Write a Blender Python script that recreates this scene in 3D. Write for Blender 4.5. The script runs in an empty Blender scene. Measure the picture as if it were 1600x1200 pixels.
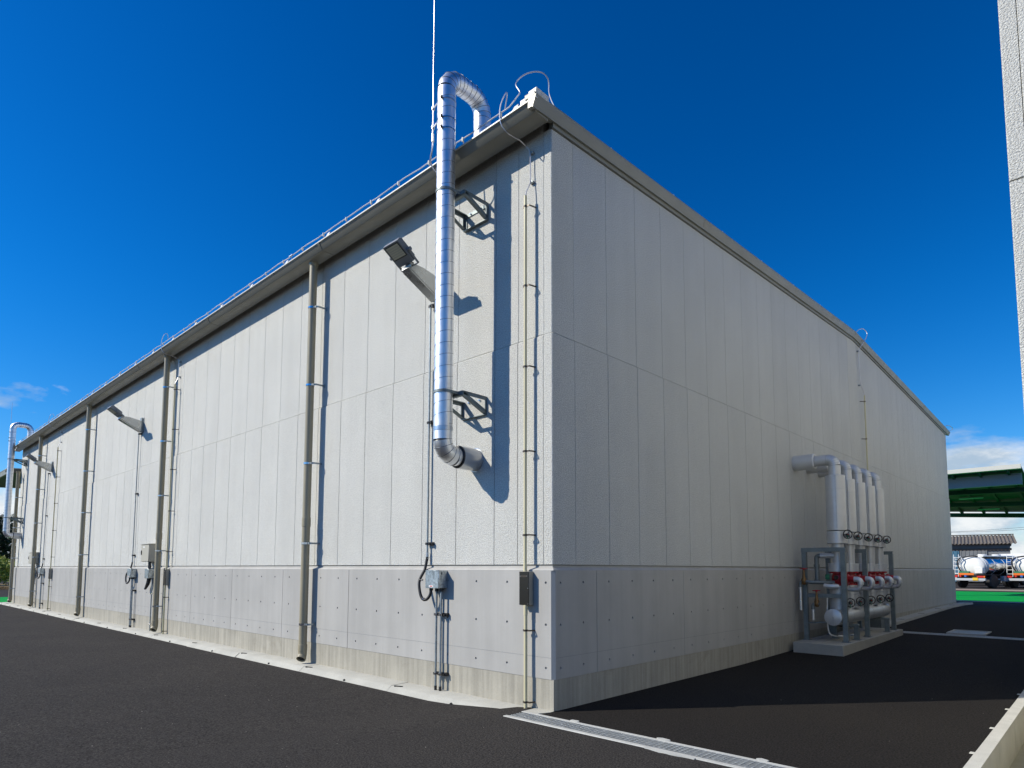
import bpy, bmesh, math, random
from mathutils import Vector, Matrix
random.seed(7)
R = math.radians
SC = bpy.context.scene
COL = SC.collection

# ------------------------------------------------------------------ camera
cam_d = bpy.data.cameras.new('camera'); cam = bpy.data.objects.new('camera', cam_d); COL.objects.link(cam)
SC.camera = cam
cam_d.sensor_width = 36.0; cam_d.sensor_fit = 'HORIZONTAL'
cam_d.lens = 36.0 * 997.756 / 1600
cam_d.shift_y = (806.325 - 600) / 1600
cam_d.clip_start = 0.05; cam_d.clip_end = 3000
YAW, PITCH, ROLL = 0.8126, 0.0822, 0.0024
_h = Vector((-math.cos(YAW), math.sin(YAW), 0)); _F = _h * math.cos(PITCH) + Vector((0, 0, math.sin(PITCH)))
_r = Vector((math.sin(YAW), math.cos(YAW), 0)); _u = _r.cross(_F)
_r2 = _r * math.cos(ROLL) + _u * math.sin(ROLL); _u2 = _u * math.cos(ROLL) - _r * math.sin(ROLL)
cam.matrix_world = Matrix(((_r2.x, _u2.x, -_F.x, 3.9094), (_r2.y, _u2.y, -_F.y, -4.6934), (_r2.z, _u2.z, -_F.z, 1.318), (0, 0, 0, 1)))

# ------------------------------------------------------------------ light
SUN_DIR = Vector((0.83, 1.0, -0.97)).normalized()      # the way the light travels
sun_d = bpy.data.lights.new('sun', 'SUN'); sun_d.energy = 5.0; sun_d.angle = R(0.5); sun_d.color = (1.0, 0.93, 0.80)
sun = bpy.data.objects.new('sun', sun_d); COL.objects.link(sun)
sun.rotation_euler = SUN_DIR.to_track_quat('-Z', 'Y').to_euler()
sun.location = (-20, -30, 30)
world = bpy.data.worlds.new('World'); SC.world = world; world.use_nodes = True
wn = world.node_tree.nodes; wl = world.node_tree.links; wn.clear()
def N(nt, typ, **kw):
    n = nt.nodes.new(typ)
    for k, v in kw.items(): setattr(n, k, v)
    return n
def mathn(nt, op, a=None, b=None, c=None, clamp=False):
    n = nt.nodes.new('ShaderNodeMath'); n.operation = op; n.use_clamp = clamp
    for i, v in enumerate((a, b, c)):
        if v is None: continue
        if isinstance(v, (int, float)): n.inputs[i].default_value = v
        else: nt.links.new(v, n.inputs[i])
    return n.outputs[0]
def maprange(nt, v, a, b, c=0.0, d=1.0, smooth=True):
    n = nt.nodes.new('ShaderNodeMapRange'); n.interpolation_type = 'SMOOTHSTEP' if smooth else 'LINEAR'
    nt.links.new(v, n.inputs['Value'])
    for k, x in (('From Min', a), ('From Max', b), ('To Min', c), ('To Max', d)): n.inputs[k].default_value = x
    return n.outputs['Result']
def noise(nt, vec, scale, detail=4, rough=0.55, dist=0.0):
    n = nt.nodes.new('ShaderNodeTexNoise'); n.inputs['Scale'].default_value = scale
    n.inputs['Detail'].default_value = detail; n.inputs['Roughness'].default_value = rough; n.inputs['Distortion'].default_value = dist
    if vec is not None: nt.links.new(vec, n.inputs['Vector'])
    return n.outputs['Fac']
def mixc(nt, fac, a, b, blend='MIX'):
    n = nt.nodes.new('ShaderNodeMix'); n.data_type = 'RGBA'; n.blend_type = blend
    for s, v in ((n.inputs[0], fac), (n.inputs[6], a), (n.inputs[7], b)):
        if isinstance(v, (int, float)): s.default_value = v
        elif isinstance(v, tuple): s.default_value = (*v[:3], 1)
        else: nt.links.new(v, s)
    return n.outputs[2]
wt = world.node_tree
SKY_STRENGTH = 0.10
CLOUD_OFF = (3.35, 3.2, -0.4)
sky = N(wt, 'ShaderNodeTexSky', sky_type='NISHITA', sun_disc=False)
sky.sun_elevation = math.asin(-SUN_DIR.z); sky.sun_rotation = math.atan2(-SUN_DIR.x, -SUN_DIR.y)
sky.altitude = 200; sky.air_density = 1.0; sky.dust_density = 0.3; sky.ozone_density = 4.0
gam = N(wt, 'ShaderNodeGamma'); gam.inputs['Gamma'].default_value = 1.25
hsv = N(wt, 'ShaderNodeHueSaturation'); hsv.inputs['Saturation'].default_value = 1.25; hsv.inputs['Value'].default_value = 0.72
wl.new(sky.outputs[0], gam.inputs['Color']); wl.new(gam.outputs[0], hsv.inputs['Color'])
tc = N(wt, 'ShaderNodeTexCoord'); sep = N(wt, 'ShaderNodeSeparateXYZ'); wl.new(tc.outputs['Generated'], sep.inputs[0])
el = maprange(wt, sep.outputs['Z'], 0.0, 0.42)
skyb = mixc(wt, 1.0, hsv.outputs[0], mixc(wt, el, (0.88, 1.0, 1.14), (0.22, 1.12, 1.34)), 'MULTIPLY')
mp = N(wt, 'ShaderNodeMapping'); mp.inputs['Location'].default_value = CLOUD_OFF; mp.inputs['Scale'].default_value = (3.6, 3.6, 7.5); wl.new(tc.outputs['Generated'], mp.inputs[0])
cn = noise(wt, mp.outputs[0], 1.0, 9, 0.56, 0.35)
thr = maprange(wt, sep.outputs['Z'], 0.02, 0.42, 0.32, 1.0, smooth=False)
dens = mathn(wt, 'MULTIPLY', mathn(wt, 'SUBTRACT', cn, thr), 9.0, clamp=True)
dens = mathn(wt, 'MULTIPLY', dens, maprange(wt, sep.outputs['Z'], -0.03, 0.0))
cshade = maprange(wt, noise(wt, mp.outputs[0], 2.6, 6, 0.62), 0.36, 0.62, 0.0, 1.0)
ccol = mixc(wt, cshade, (4.4, 5.6, 6.9), (9.2, 9.4, 9.5))
skyc = mixc(wt, mathn(wt, 'MULTIPLY', dens, 0.95), skyb, ccol)
bg = N(wt, 'ShaderNodeBackground'); bg.inputs['Strength'].default_value = SKY_STRENGTH
wl.new(skyc, bg.inputs['Color'])
wout = N(wt, 'ShaderNodeOutputWorld'); wl.new(bg.outputs[0], wout.inputs['Surface'])
SC.view_settings.view_transform = 'Standard'; SC.view_settings.look = 'None'
SC.view_settings.exposure = 0.0; SC.view_settings.gamma = 1.0; SC.view_settings.use_curve_mapping = False
SC.render.engine = 'CYCLES'
SC.cycles.max_bounces = 8; SC.cycles.diffuse_bounces = 4; SC.cycles.caustics_reflective = False; SC.cycles.caustics_refractive = False
SC.cycles.sample_clamp_indirect = 6.0

# ------------------------------------------------------------------ materials
MATS = {}
def mat(name, color, rough=0.6, metal=0.0, var=0.0, vscale=3.0, bump=0.0, bscale=60.0, bdist=0.01, streak=0.0, sscale=9.0, spec=0.5,
        speck=0.0, spscale=300.0, rvar=0.0, emit=None, smudge=0.0, detail=3.0, coat=0.0, orand=0.0):
    """Principled material: large colour drift (var), vertical run marks (streak), fine grains (speck), bump relief."""
    m = bpy.data.materials.new(name); m.use_nodes = True; nt = m.node_tree; nt.nodes.clear()
    out = N(nt, 'ShaderNodeOutputMaterial'); b = N(nt, 'ShaderNodeBsdfPrincipled'); nt.links.new(b.outputs[0], out.inputs[0])
    geo = N(nt, 'ShaderNodeNewGeometry'); pos = geo.outputs['Position']
    c = tuple(color); cur = c
    if var or streak or speck or smudge or orand:
        rgb = N(nt, 'ShaderNodeRGB'); rgb.outputs[0].default_value = (*c, 1); cur = rgb.outputs[0]
    if var:
        f = maprange(nt, noise(nt, pos, vscale, 5, 0.6), 0.3, 0.7)
        cur = mixc(nt, 1.0, cur, mixc(nt, f, tuple([1 - var] * 3), tuple([1 + var * .6] * 3)), 'MULTIPLY')
    if streak:
        mpn = N(nt, 'ShaderNodeMapping'); mpn.inputs['Scale'].default_value = (sscale, sscale, sscale * 0.045); nt.links.new(pos, mpn.inputs[0])
        f = maprange(nt, noise(nt, mpn.outputs[0], 1.0, 6, 0.65), 0.32, 0.68)
        cur = mixc(nt, 1.0, cur, mixc(nt, f, tuple([1 - streak] * 3), tuple([1 + streak * .35] * 3)), 'MULTIPLY')
    if smudge:
        f = maprange(nt, noise(nt, pos, 1.7, 6, 0.7, 0.6), 0.56, 0.74)
        cur = mixc(nt, mathn(nt, 'MULTIPLY', f, smudge), cur, (c[0] * .5, c[1] * .47, c[2] * .42))
    if speck:
        f = maprange(nt, noise(nt, pos, spscale, 2, 0.5), 0.38, 0.66)
        cur = mixc(nt, 1.0, cur, mixc(nt, f, tuple([1 - speck] * 3), tuple([1 + speck] * 3)), 'MULTIPLY')
    if orand:
        oi = N(nt, 'ShaderNodeObjectInfo').outputs['Random']
        cur = mixc(nt, 1.0, cur, mixc(nt, oi, tuple([1 - orand] * 3), (1 + orand, 1 + orand * .9, 1 + orand * .7)), 'MULTIPLY')
    if isinstance(cur, tuple): b.inputs['Base Color'].default_value = (*cur, 1)
    else: nt.links.new(cur, b.inputs['Base Color'])
    b.inputs['Roughness'].default_value = rough; b.inputs['Metallic'].default_value = metal
    b.inputs['Specular IOR Level'].default_value = spec
    if coat: b.inputs['Coat Weight'].default_value = coat; b.inputs['Coat Roughness'].default_value = 0.08
    if rvar:
        f = maprange(nt, noise(nt, pos, 7.0, 4, 0.6), 0.3, 0.7, max(rough - rvar, 0.03), min(rough + rvar, 1.0))
        nt.links.new(f, b.inputs['Roughness'])
    if bump:
        bn = N(nt, 'ShaderNodeBump'); bn.inputs['Strength'].default_value = bump; bn.inputs['Distance'].default_value = bdist
        nt.links.new(noise(nt, pos, bscale, detail, 0.6), bn.inputs['Height']); nt.links.new(bn.outputs[0], b.inputs['Normal'])
    if emit:
        b.inputs['Emission Color'].default_value = (*emit[0], 1); b.inputs['Emission Strength'].default_value = emit[1]
    MATS[name] = m
    return m
mat('wall_spray', (0.72, 0.718, 0.67), 0.8, var=0.04, vscale=0.9, streak=0.035, sscale=4.0, bump=1.0, bscale=95, bdist=0.018, speck=0.17, spscale=100, detail=3.0, orand=0.018)
mat('wall_backing', (0.40, 0.40, 0.38), 0.9)
mat('dado_paint', (0.44, 0.43, 0.405), 0.65, var=0.06, vscale=1.4, streak=0.085, sscale=5.0, orand=0.02, bump=0.12, bscale=30, bdist=0.004)
mat('plinth_concrete', (0.41, 0.385, 0.32), 0.85, var=0.08, vscale=2.0, streak=0.20, sscale=16.0, bump=0.25, bscale=60, bdist=0.004, speck=0.06, spscale=160, smudge=0.4)
mat('apron_concrete', (0.46, 0.45, 0.40), 0.88, var=0.10, vscale=2.5, bump=0.3, bscale=55, bdist=0.004, speck=0.08, spscale=150, smudge=0.22)
mat('pad_concrete', (0.40, 0.385, 0.34), 0.88, var=0.10, vscale=3.0, bump=0.3, bscale=55, bdist=0.004, speck=0.08, spscale=150, smudge=0.25)
mat('gutter_steel', (0.27, 0.262, 0.22), 0.42, var=0.05, vscale=1.2, rvar=0.08)
mat('gutter_lip', (0.70, 0.69, 0.63), 0.45)
mat('fascia_steel', (0.27, 0.268, 0.23), 0.45, var=0.05, vscale=0.8, rvar=0.08)
mat('trim_dark', (0.11, 0.11, 0.10), 0.6)
mat('roof_white', (0.72, 0.72, 0.70), 0.5)
mat('pipe_beige', (0.37, 0.325, 0.22), 0.38, var=0.06, vscale=3.0, streak=0.05, rvar=0.06)
mat('pipe_cream', (0.66, 0.60, 0.38), 0.42, var=0.05)
mat('galv', (0.62, 0.64, 0.66), 0.34, metal=1.0, var=0.10, vscale=18, rvar=0.07)
mat('galv_dull', (0.36, 0.40, 0.41), 0.52, metal=0.75, var=0.22, vscale=22, rvar=0.08)
mat('steel_frame', (0.22, 0.26, 0.265), 0.55, metal=0.45, var=0.15, vscale=9)
mat('spiral_duct', (0.84, 0.85, 0.86), 0.42, metal=1.0, var=0.05, vscale=9, rvar=0.05)
mat('duct_seam', (0.16, 0.17, 0.18), 0.4, metal=1.0)
mat('collar_paint', (0.50, 0.51, 0.52), 0.30, metal=0.55)
mat('lamp_grey', (0.23, 0.245, 0.26), 0.45, var=0.04)
mat('arm_grey', (0.50, 0.51, 0.50), 0.30, metal=0.85, rvar=0.08)
mat('lamp_glass', (0.60, 0.58, 0.44), 0.18, spec=0.7)
mat('lamp_gasket', (0.03, 0.03, 0.03), 0.5)
mat('stainless', (0.62, 0.62, 0.64), 0.16, metal=1.0)
mat('clamp_brown', (0.075, 0.06, 0.045), 0.4, metal=0.4)
mat('cable_alu', (0.66, 0.64, 0.64), 0.38, metal=0.8)
mat('black_rubber', (0.015, 0.015, 0.017), 0.5, bump=0.4, bscale=240, bdist=0.003)
mat('black_gloss', (0.022, 0.022, 0.020), 0.14, spec=0.6)
mat('box_beige', (0.34, 0.32, 0.26), 0.45, var=0.04)
mat('cabinet_cream', (0.50, 0.47, 0.385), 0.40, var=0.04, vscale=2)
mat('box_galv', (0.52, 0.57, 0.58), 0.36, metal=0.85, var=0.38, vscale=26, rvar=0.1)
mat('sticker_white', (0.78, 0.78, 0.76), 0.5)
mat('sticker_red', (0.6, 0.05, 0.04), 0.5)
mat('mast_alu', (0.70, 0.66, 0.69), 0.34, metal=1.0)
mat('jacket_alu', (0.66, 0.67, 0.67), 0.40, metal=0.45, var=0.04, vscale=6, rvar=0.05)
mat('pipe_grey', (0.20, 0.23, 0.235), 0.5, metal=0.4, var=0.12, vscale=10)
mat('valve_red', (0.42, 0.012, 0.016), 0.35, var=0.08, vscale=20, coat=0.2)
mat('valve_green', (0.015, 0.16, 0.08), 0.5)
mat('bronze', (0.24, 0.14, 0.055), 0.45, metal=0.6, var=0.2, vscale=30)
mat('black_iron', (0.018, 0.018, 0.020), 0.45)
mat('drain_concrete', (0.50, 0.50, 0.47), 0.85, var=0.10, vscale=4.0, speck=0.08, spscale=170, bump=0.25, bscale=60, bdist=0.003)
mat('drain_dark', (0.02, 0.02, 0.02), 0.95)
mat('grate_steel', (0.46, 0.48, 0.49), 0.42, metal=0.7, var=0.15, vscale=15)
mat('kerb_white', (0.57, 0.56, 0.51), 0.85, var=0.08, vscale=4, speck=0.06, spscale=170, smudge=0.2)
mat('channel_floor', (0.42, 0.40, 0.31), 0.9, var=0.10, vscale=3, speck=0.06, spscale=170, smudge=0.35)
mat('green_paint', (0.004, 0.33, 0.055), 0.8, var=0.08, vscale=1.2, spec=0.1)
mat('tan_paving', (0.34, 0.27, 0.20), 0.85, var=0.10, vscale=2)
mat('canopy_green', (0.013, 0.052, 0.034), 0.6, var=0.10, vscale=1)
mat('canopy_beam', (0.30, 0.33, 0.35), 0.6)
mat('canopy_fascia', (0.62, 0.62, 0.56), 0.5)
mat('lamp_tube', (0.50, 0.66, 0.54), 0.4)
mat('tank_white', (0.74, 0.74, 0.72), 0.28, coat=0.4, var=0.03)
mat('tank_chrome', (0.70, 0.71, 0.72), 0.16, metal=1.0)
mat('truck_black', (0.02, 0.02, 0.022), 0.6)
mat('truck_orange', (0.72, 0.16, 0.015), 0.4)
mat('truck_yellow', (0.75, 0.48, 0.03), 0.4)
mat('truck_red', (0.55, 0.03, 0.02), 0.35)
mat('truck_blue', (0.03, 0.12, 0.42), 0.4)
mat('truck_grey', (0.42, 0.45, 0.48), 0.5)
mat('glass_dark', (0.02, 0.025, 0.03), 0.06, spec=0.8)
mat('shed_roof', (0.17, 0.145, 0.12), 0.85, var=0.25, vscale=2.0, streak=0.2, sscale=6)
mat('shed_wall', (0.20, 0.21, 0.22), 0.75, var=0.1, vscale=1.5)
mat('shed_door', (0.07, 0.19, 0.29), 0.6, streak=0.2, sscale=5)
mat('shed_brown', (0.16, 0.11, 0.08), 0.8, var=0.15)
mat('bark', (0.09, 0.065, 0.045), 0.9, bump=0.5, bscale=25, bdist=0.02)
mat('leaf_dark', (0.03, 0.06, 0.018), 0.65, var=0.35, vscale=2.5)
mat('leaf_mid', (0.18, 0.30, 0.04), 0.6, var=0.35, vscale=3.0)
mat('leaf_yellow', (0.48, 0.50, 0.07), 0.6, var=0.3, vscale=3.0)
mat('dry_grass', (0.26, 0.18, 0.075), 0.9, var=0.3, vscale=4)
mat('pebble', (0.38, 0.34, 0.29), 0.9)
mat('joint_grey', (0.24, 0.245, 0.25), 0.8)
mat('shade_black', (0.02, 0.02, 0.02), 0.9)  # near-black that paints shade at the apron joints and weep holes
def asphalt(name, k, warm):
    m = bpy.data.materials.new(name); m.use_nodes = True; nt = m.node_tree; nt.nodes.clear()
    out = N(nt, 'ShaderNodeOutputMaterial'); b = N(nt, 'ShaderNodeBsdfPrincipled'); nt.links.new(b.outputs[0], out.inputs[0])
    pos = N(nt, 'ShaderNodeNewGeometry').outputs['Position']
    grain = maprange(nt, noise(nt, pos, 75, 4, 0.72), 0.36, 0.66)
    base = mixc(nt, grain, (0.020, 0.0195, 0.0193), (0.082, 0.0785, 0.076))
    patch = maprange(nt, noise(nt, pos, 0.45, 6, 0.6, 0.3), 0.30, 0.72)
    base = mixc(nt, 1.0, base, mixc(nt, patch, (0.90, 0.90, 0.915), (1.07, 1.06, 1.045)), 'MULTIPLY')
    pit = maprange(nt, noise(nt, pos, 38, 2, 0.5), 0.33, 0.42)
    base = mixc(nt, pit, mixc(nt, 0.55, base, (0.008, 0.008, 0.008)), base)
    v = N(nt, 'ShaderNodeTexVoronoi'); v.inputs['Scale'].default_value = 60; nt.links.new(pos, v.inputs['Vector'])
    rare = maprange(nt, noise(nt, pos, 22, 1, 0.5), 0.60, 0.70)
    dot = mathn(nt, 'MULTIPLY', mathn(nt, 'LESS_THAN', v.outputs['Distance'], 0.25), rare)
    base = mixc(nt, mathn(nt, 'MULTIPLY', dot, 0.5), base, (0.14, 0.13, 0.12))
    # pale scuffs left by tyres and dried puddles
    mp2 = N(nt, 'ShaderNodeMapping'); mp2.inputs['Rotation'].default_value = (0, 0, 0.5); mp2.inputs['Scale'].default_value = (0.5, 1.6, 1); nt.links.new(pos, mp2.inputs[0])
    scuff = maprange(nt, noise(nt, mp2.outputs[0], 0.9, 7, 0.65, 0.8), 0.60, 0.80)
    base = mixc(nt, mathn(nt, 'MULTIPLY', scuff, 0.28), base, (0.10, 0.092, 0.086))
    base = mixc(nt, 1.0, base, (k * warm, k, k / warm), 'MULTIPLY')
    nt.links.new(base, b.inputs['Base Color'])
    b.inputs['Roughness'].default_value = 0.92; b.inputs['Specular IOR Level'].default_value = 0.12
    bn = N(nt, 'ShaderNodeBump'); bn.inputs['Strength'].default_value = 0.8; bn.inputs['Distance'].default_value = 0.012
    nt.links.new(noise(nt, pos, 75, 4, 0.7), bn.inputs['Height']); nt.links.new(bn.outputs[0], b.inputs['Normal'])
    MATS[name] = m
asphalt('asphalt', 0.90, 1.05); asphalt('asphalt_alley_shade', 0.43, 1.08)

# ------------------------------------------------------------------ mesh helpers
def basis(d):
    d = d.normalized(); a = Vector((0, 0, 1)) if abs(d.z) < 0.95 else Vector((0, 1, 0))
    u = d.cross(a).normalized(); return u, u.cross(d).normalized(), d
class MB:
    """collects shapes in world coordinates, then links them as ONE mesh object"""
    def __init__(s): s.v = []; s.f = []
    def add(s, vs, fs):
        n = len(s.v); s.v += [tuple(p) for p in vs]; s.f += [tuple(n + i for i in f) for f in fs]; return s
    def box(s, x0, x1, y0, y1, z0, z1, c=0.0):
        if x1 < x0: x0, x1 = x1, x0
        if y1 < y0: y0, y1 = y1, y0
        if z1 < z0: z0, z1 = z1, z0
        if c <= 0:
            return s.add([(x, y, z) for z in (z0, z1) for y in (y0, y1) for x in (x0, x1)],
                         [(0, 2, 3, 1), (4, 5, 7, 6), (0, 1, 5, 4), (2, 6, 7, 3), (0, 4, 6, 2), (1, 3, 7, 5)])
        c = min(c, (x1 - x0) * .45, (y1 - y0) * .45, (z1 - z0) * .45)
        bm = bmesh.new(); r = bmesh.ops.create_cube(bm, size=1.0)
        for v in r['verts']:
            v.co = ((x0 + x1) / 2 + v.co.x * (x1 - x0), (y0 + y1) / 2 + v.co.y * (y1 - y0), (z0 + z1) / 2 + v.co.z * (z1 - z0))
        bmesh.ops.bevel(bm, geom=bm.edges[:], offset=c, segments=1, affect='EDGES')
        bm.verts.index_update()
        s.add([v.co[:] for v in bm.verts], [tuple(v.index for v in f.verts) for f in bm.faces]); bm.free(); return s
    def bar(s, a, b, w, h, up=None):
        """square bar from a to b"""
        a = Vector(a); b = Vector(b); d = (b - a)
        if up is None: u, v, _ = basis(d)
        else:
            u = d.cross(Vector(up)).normalized(); v = u.cross(d.normalized()).normalized()
        vs = [p + u * (i * w / 2) + v * (j * h / 2) for p in (a, b) for i, j in ((-1, -1), (1, -1), (1, 1), (-1, 1))]
        return s.add(vs, [(0, 3, 2, 1), (4, 5, 6, 7), (0, 1, 5, 4), (1, 2, 6, 5), (2, 3, 7, 6), (3, 0, 4, 7)])
    def tube(s, pts, r, n=12, cap=True, rs=None):
        pts = [Vector(p) for p in pts]; rings = []
        t0 = (pts[1] - pts[0]).normalized(); u, v, _ = basis(t0); prev = t0
        for i, p in enumerate(pts):
            if i == 0: t = t0
            elif i == len(pts) - 1: t = (pts[-1] - pts[-2]).normalized()
            else:
                t = ((pts[i] - pts[i - 1]).normalized() + (pts[i + 1] - pts[i]).normalized()).normalized()
            q = prev.rotation_difference(t); u = q @ u; v = q @ v; prev = t
            k = 1.0
            if 0 < i < len(pts) - 1:
                k = 1.0
            rr = rs[i] if rs else r
            rings.append([p + (u * math.cos(2 * math.pi * j / n) + v * math.sin(2 * math.pi * j / n)) * rr * k for j in range(n)])
        vs = [q for ring in rings for q in ring]; fs = []
        for i in range(len(rings) - 1):
            for j in range(n):
                k2 = (j + 1) % n; fs.append((i * n + j, i * n + k2, (i + 1) * n + k2, (i + 1) * n + j))
        if cap:
            fs.append(tuple(range(n - 1, -1, -1))); m = (len(rings) - 1) * n; fs.append(tuple(range(m, m + n)))
        return s.add(vs, fs)
    def cyl(s, a, b, r, n=20, r2=None, cap=True): return s.tube([a, b], r, n, cap, None if r2 is None else [r, r2])
    def pipe(s, a, b, r, wall, n=20):
        """open pipe with wall thickness"""
        a = Vector(a); b = Vector(b); u, v, d = basis(b - a); vs = []; fs = []
        for p, rr in ((a, r), (b, r), (b, r - wall), (a, r - wall)):
            vs += [p + (u * math.cos(2 * math.pi * j / n) + v * math.sin(2 * math.pi * j / n)) * rr for j in range(n)]
        for i in range(4):
            for j in range(n):
                k = (j + 1) % n; i2 = (i + 1) % 4; fs.append((i * n + j, i * n + k, i2 * n + k, i2 * n + j))
        return s.add(vs, fs)
    def torus(s, c, axis, rr, r, n=28, m=8, a0=0, a1=2 * math.pi):
        c = Vector(c); u, v, d = basis(Vector(axis)); full = abs(a1 - a0) > 6.28
        vs = []; fs = []
        for i in range(n + (0 if full else 1)):
            a = a0 + (a1 - a0) * i / n; e = u * math.cos(a) + v * math.sin(a)
            vs += [c + e * (rr + r * math.cos(2 * math.pi * j / m)) + d * (r * math.sin(2 * math.pi * j / m)) for j in range(m)]
        for i in range(n):
            i2 = (i + 1) % n if full else i + 1
            for j in range(m):
                k = (j + 1) % m; fs.append((i * m + j, i2 * m + j, i2 * m + k, i * m + k))
        return s.add(vs, fs)
    def lathe(s, c, axis, prof, n=24, cap=True):
        c = Vector(c); u, v, d = basis(Vector(axis)); vs = []; fs = []
        for h, r in prof: vs += [c + d * h + (u * math.cos(2 * math.pi * j / n) + v * math.sin(2 * math.pi * j / n)) * max(r, 1e-4) for j in range(n)]
        for i in range(len(prof) - 1):
            for j in range(n):
                k = (j + 1) % n; fs.append((i * n + j, i * n + k, (i + 1) * n + k, (i + 1) * n + j))
        if cap:
            fs.append(tuple(range(n - 1, -1, -1))); m = (len(prof) - 1) * n; fs.append(tuple(range(m, m + n)))
        return s.add(vs, fs)
    def prism(s, poly, axis, a, b):
        """poly: 2-D outline in the two other axes (in x,y,z order), extruded along axis from a to b"""
        i = 'xyz'.index(axis); n = len(poly); vs = []
        for t in (a, b):
            for p in poly:
                q = list(p); q.insert(i, t); vs.append(tuple(q))
        fs = [tuple(range(n - 1, -1, -1)), tuple(range(n, 2 * n))] + [(k, (k + 1) % n, n + (k + 1) % n, n + k) for k in range(n)]
        return s.add(vs, fs)
    def build(s, name, material, parent=None, smooth=True, kind=None, origin=None, label=None, inner=None):
        o = origin if origin is not None else (world_loc(parent) if parent is not None else Vector((0, 0, 0)))
        me = bpy.data.meshes.new(name); me.from_pydata([(p[0] - o[0], p[1] - o[1], p[2] - o[2]) for p in s.v], [], s.f)
        bm = bmesh.new(); bm.from_mesh(me); bmesh.ops.recalc_face_normals(bm, faces=bm.faces[:]); bm.to_mesh(me); bm.free()
        me.materials.append(MATS[material])
        if smooth:
            me.polygons.foreach_set('use_smooth', [True] * len(me.polygons)); me.set_sharp_from_angle(angle=R(38))
        ob = bpy.data.objects.new(name, me); COL.objects.link(ob)
        if parent is not None: ob.parent = parent
        elif origin is not None: ob.location = origin
        if kind: ob['kind'] = kind
        if label: ob['label'] = label
        return ob
def world_loc(o):
    l = Vector((0, 0, 0))
    while o is not None: l = l + Vector(o.location); o = o.parent
    return l
def put(name, mesh, loc, parent):
    """another object on shared mesh data; loc in world coordinates"""
    ob = bpy.data.objects.new(name, mesh); COL.objects.link(ob); ob.parent = parent
    ob.location = Vector(loc) - world_loc(parent) if parent else Vector(loc); return ob
def tag(o, label, cat=None, group=None, kind=None):
    if label: o['label'] = label
    if cat: o['category'] = cat
    if group: o['group'] = group
    if kind: o['kind'] = kind
    return o
def thing(name, loc, label, cat, group=None):
    o = bpy.data.objects.new(name, None); COL.objects.link(o); o.location = loc; o.empty_display_size = 0.1
    return tag(o, label, cat, group)
def copy_tree(o, loc=None, label=None, parent=None):
    c = o.copy(); COL.objects.link(c); c.parent = parent
    if loc is not None: c.location = loc
    if label: c['label'] = label
    for ch in list(o.children): copy_tree(ch, None, None, c)
    return c
def arc(c, e1, e2, r, a0, a1, n):
    c = Vector(c); e1 = Vector(e1); e2 = Vector(e2)
    return [c + (e1 * math.cos(a0 + (a1 - a0) * i / n) + e2 * math.sin(a0 + (a1 - a0) * i / n)) * r for i in range(n + 1)]
def spline(pts, k=6):
    """Catmull-Rom through pts"""
    P = [Vector(p) for p in pts]; P = [P[0] * 2 - P[1]] + P + [P[-1] * 2 - P[-2]]; out = []
    for i in range(1, len(P) - 2):
        for j in range(k):
            t = j / k; a, b, c, d = P[i - 1], P[i], P[i + 1], P[i + 2]
            out.append(0.5 * ((2 * b) + (c - a) * t + (2 * a - 5 * b + 4 * c - d) * t * t + (3 * b - a - 3 * c + d) * t ** 3))
    return out + [P[-2]]

# ------------------------------------------------------------------ ground
def sm(t): t = max(0.0, min(1.0, t)); return t * t * (3 - 2 * t)
def zg(x, y):
    return -0.06 * sm((-0.2 - x) / 1.2) * (1 - sm((y - 2) / 10)) + 0.20 * max(0.0, min(1.0, (y - 4) / 14.0)) - 0.10 * sm((y - 19) / 7)
gx = [-1500, -500, -200, -100, -70, -50, -40, -32, -28, -24, -20, -16, -12, -9, -6, -4, -3, -2, -1.4, -1.1, -0.8, -0.5, -0.35, -0.17, 0, 0.5, 1, 1.5, 2, 2.5, 3.08, 3.56, 5, 8, 14, 30, 80, 250, 1500]
gy = [-1500, -300, -80, -30, -15, -8, -5, -3, -2, -1.2, -0.5, -0.22, 0.0, 1, 2, 3, 4, 5, 6, 7, 8, 9, 10, 11, 12, 14, 16, 18, 20, 22, 26, 32, 40, 60, 100, 250, 600, 1500]
gm = MB(); ny = len(gy)
gm.v = [(x, y, zg(x, y)) for x in gx for y in gy]
for i in range(len(gx) - 1):
    for j in range(ny - 1):
        cx, cy = (gx[i] + gx[i + 1]) / 2, (gy[j] + gy[j + 1]) / 2
        if -0.17 < cx < 3.08 and -0.5 < cy < -0.22: continue
        if 3.08 < cx < 3.56 and -0.5 < cy < 12: continue
        gm.f.append((i * ny + j, (i + 1) * ny + j, (i + 1) * ny + j + 1, i * ny + j + 1))
gob = tag(gm.build('ground', 'asphalt'), 'dark asphalt yard around the warehouse', kind='structure')
gob.data.materials.append(MATS['asphalt_alley_shade'])            # the alley's deep shade is put into a darker colour, up to the trench drain
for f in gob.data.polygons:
    if -0.2 < f.center.x < 8 and -0.23 < f.center.y < 22: f.material_index = 1

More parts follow.
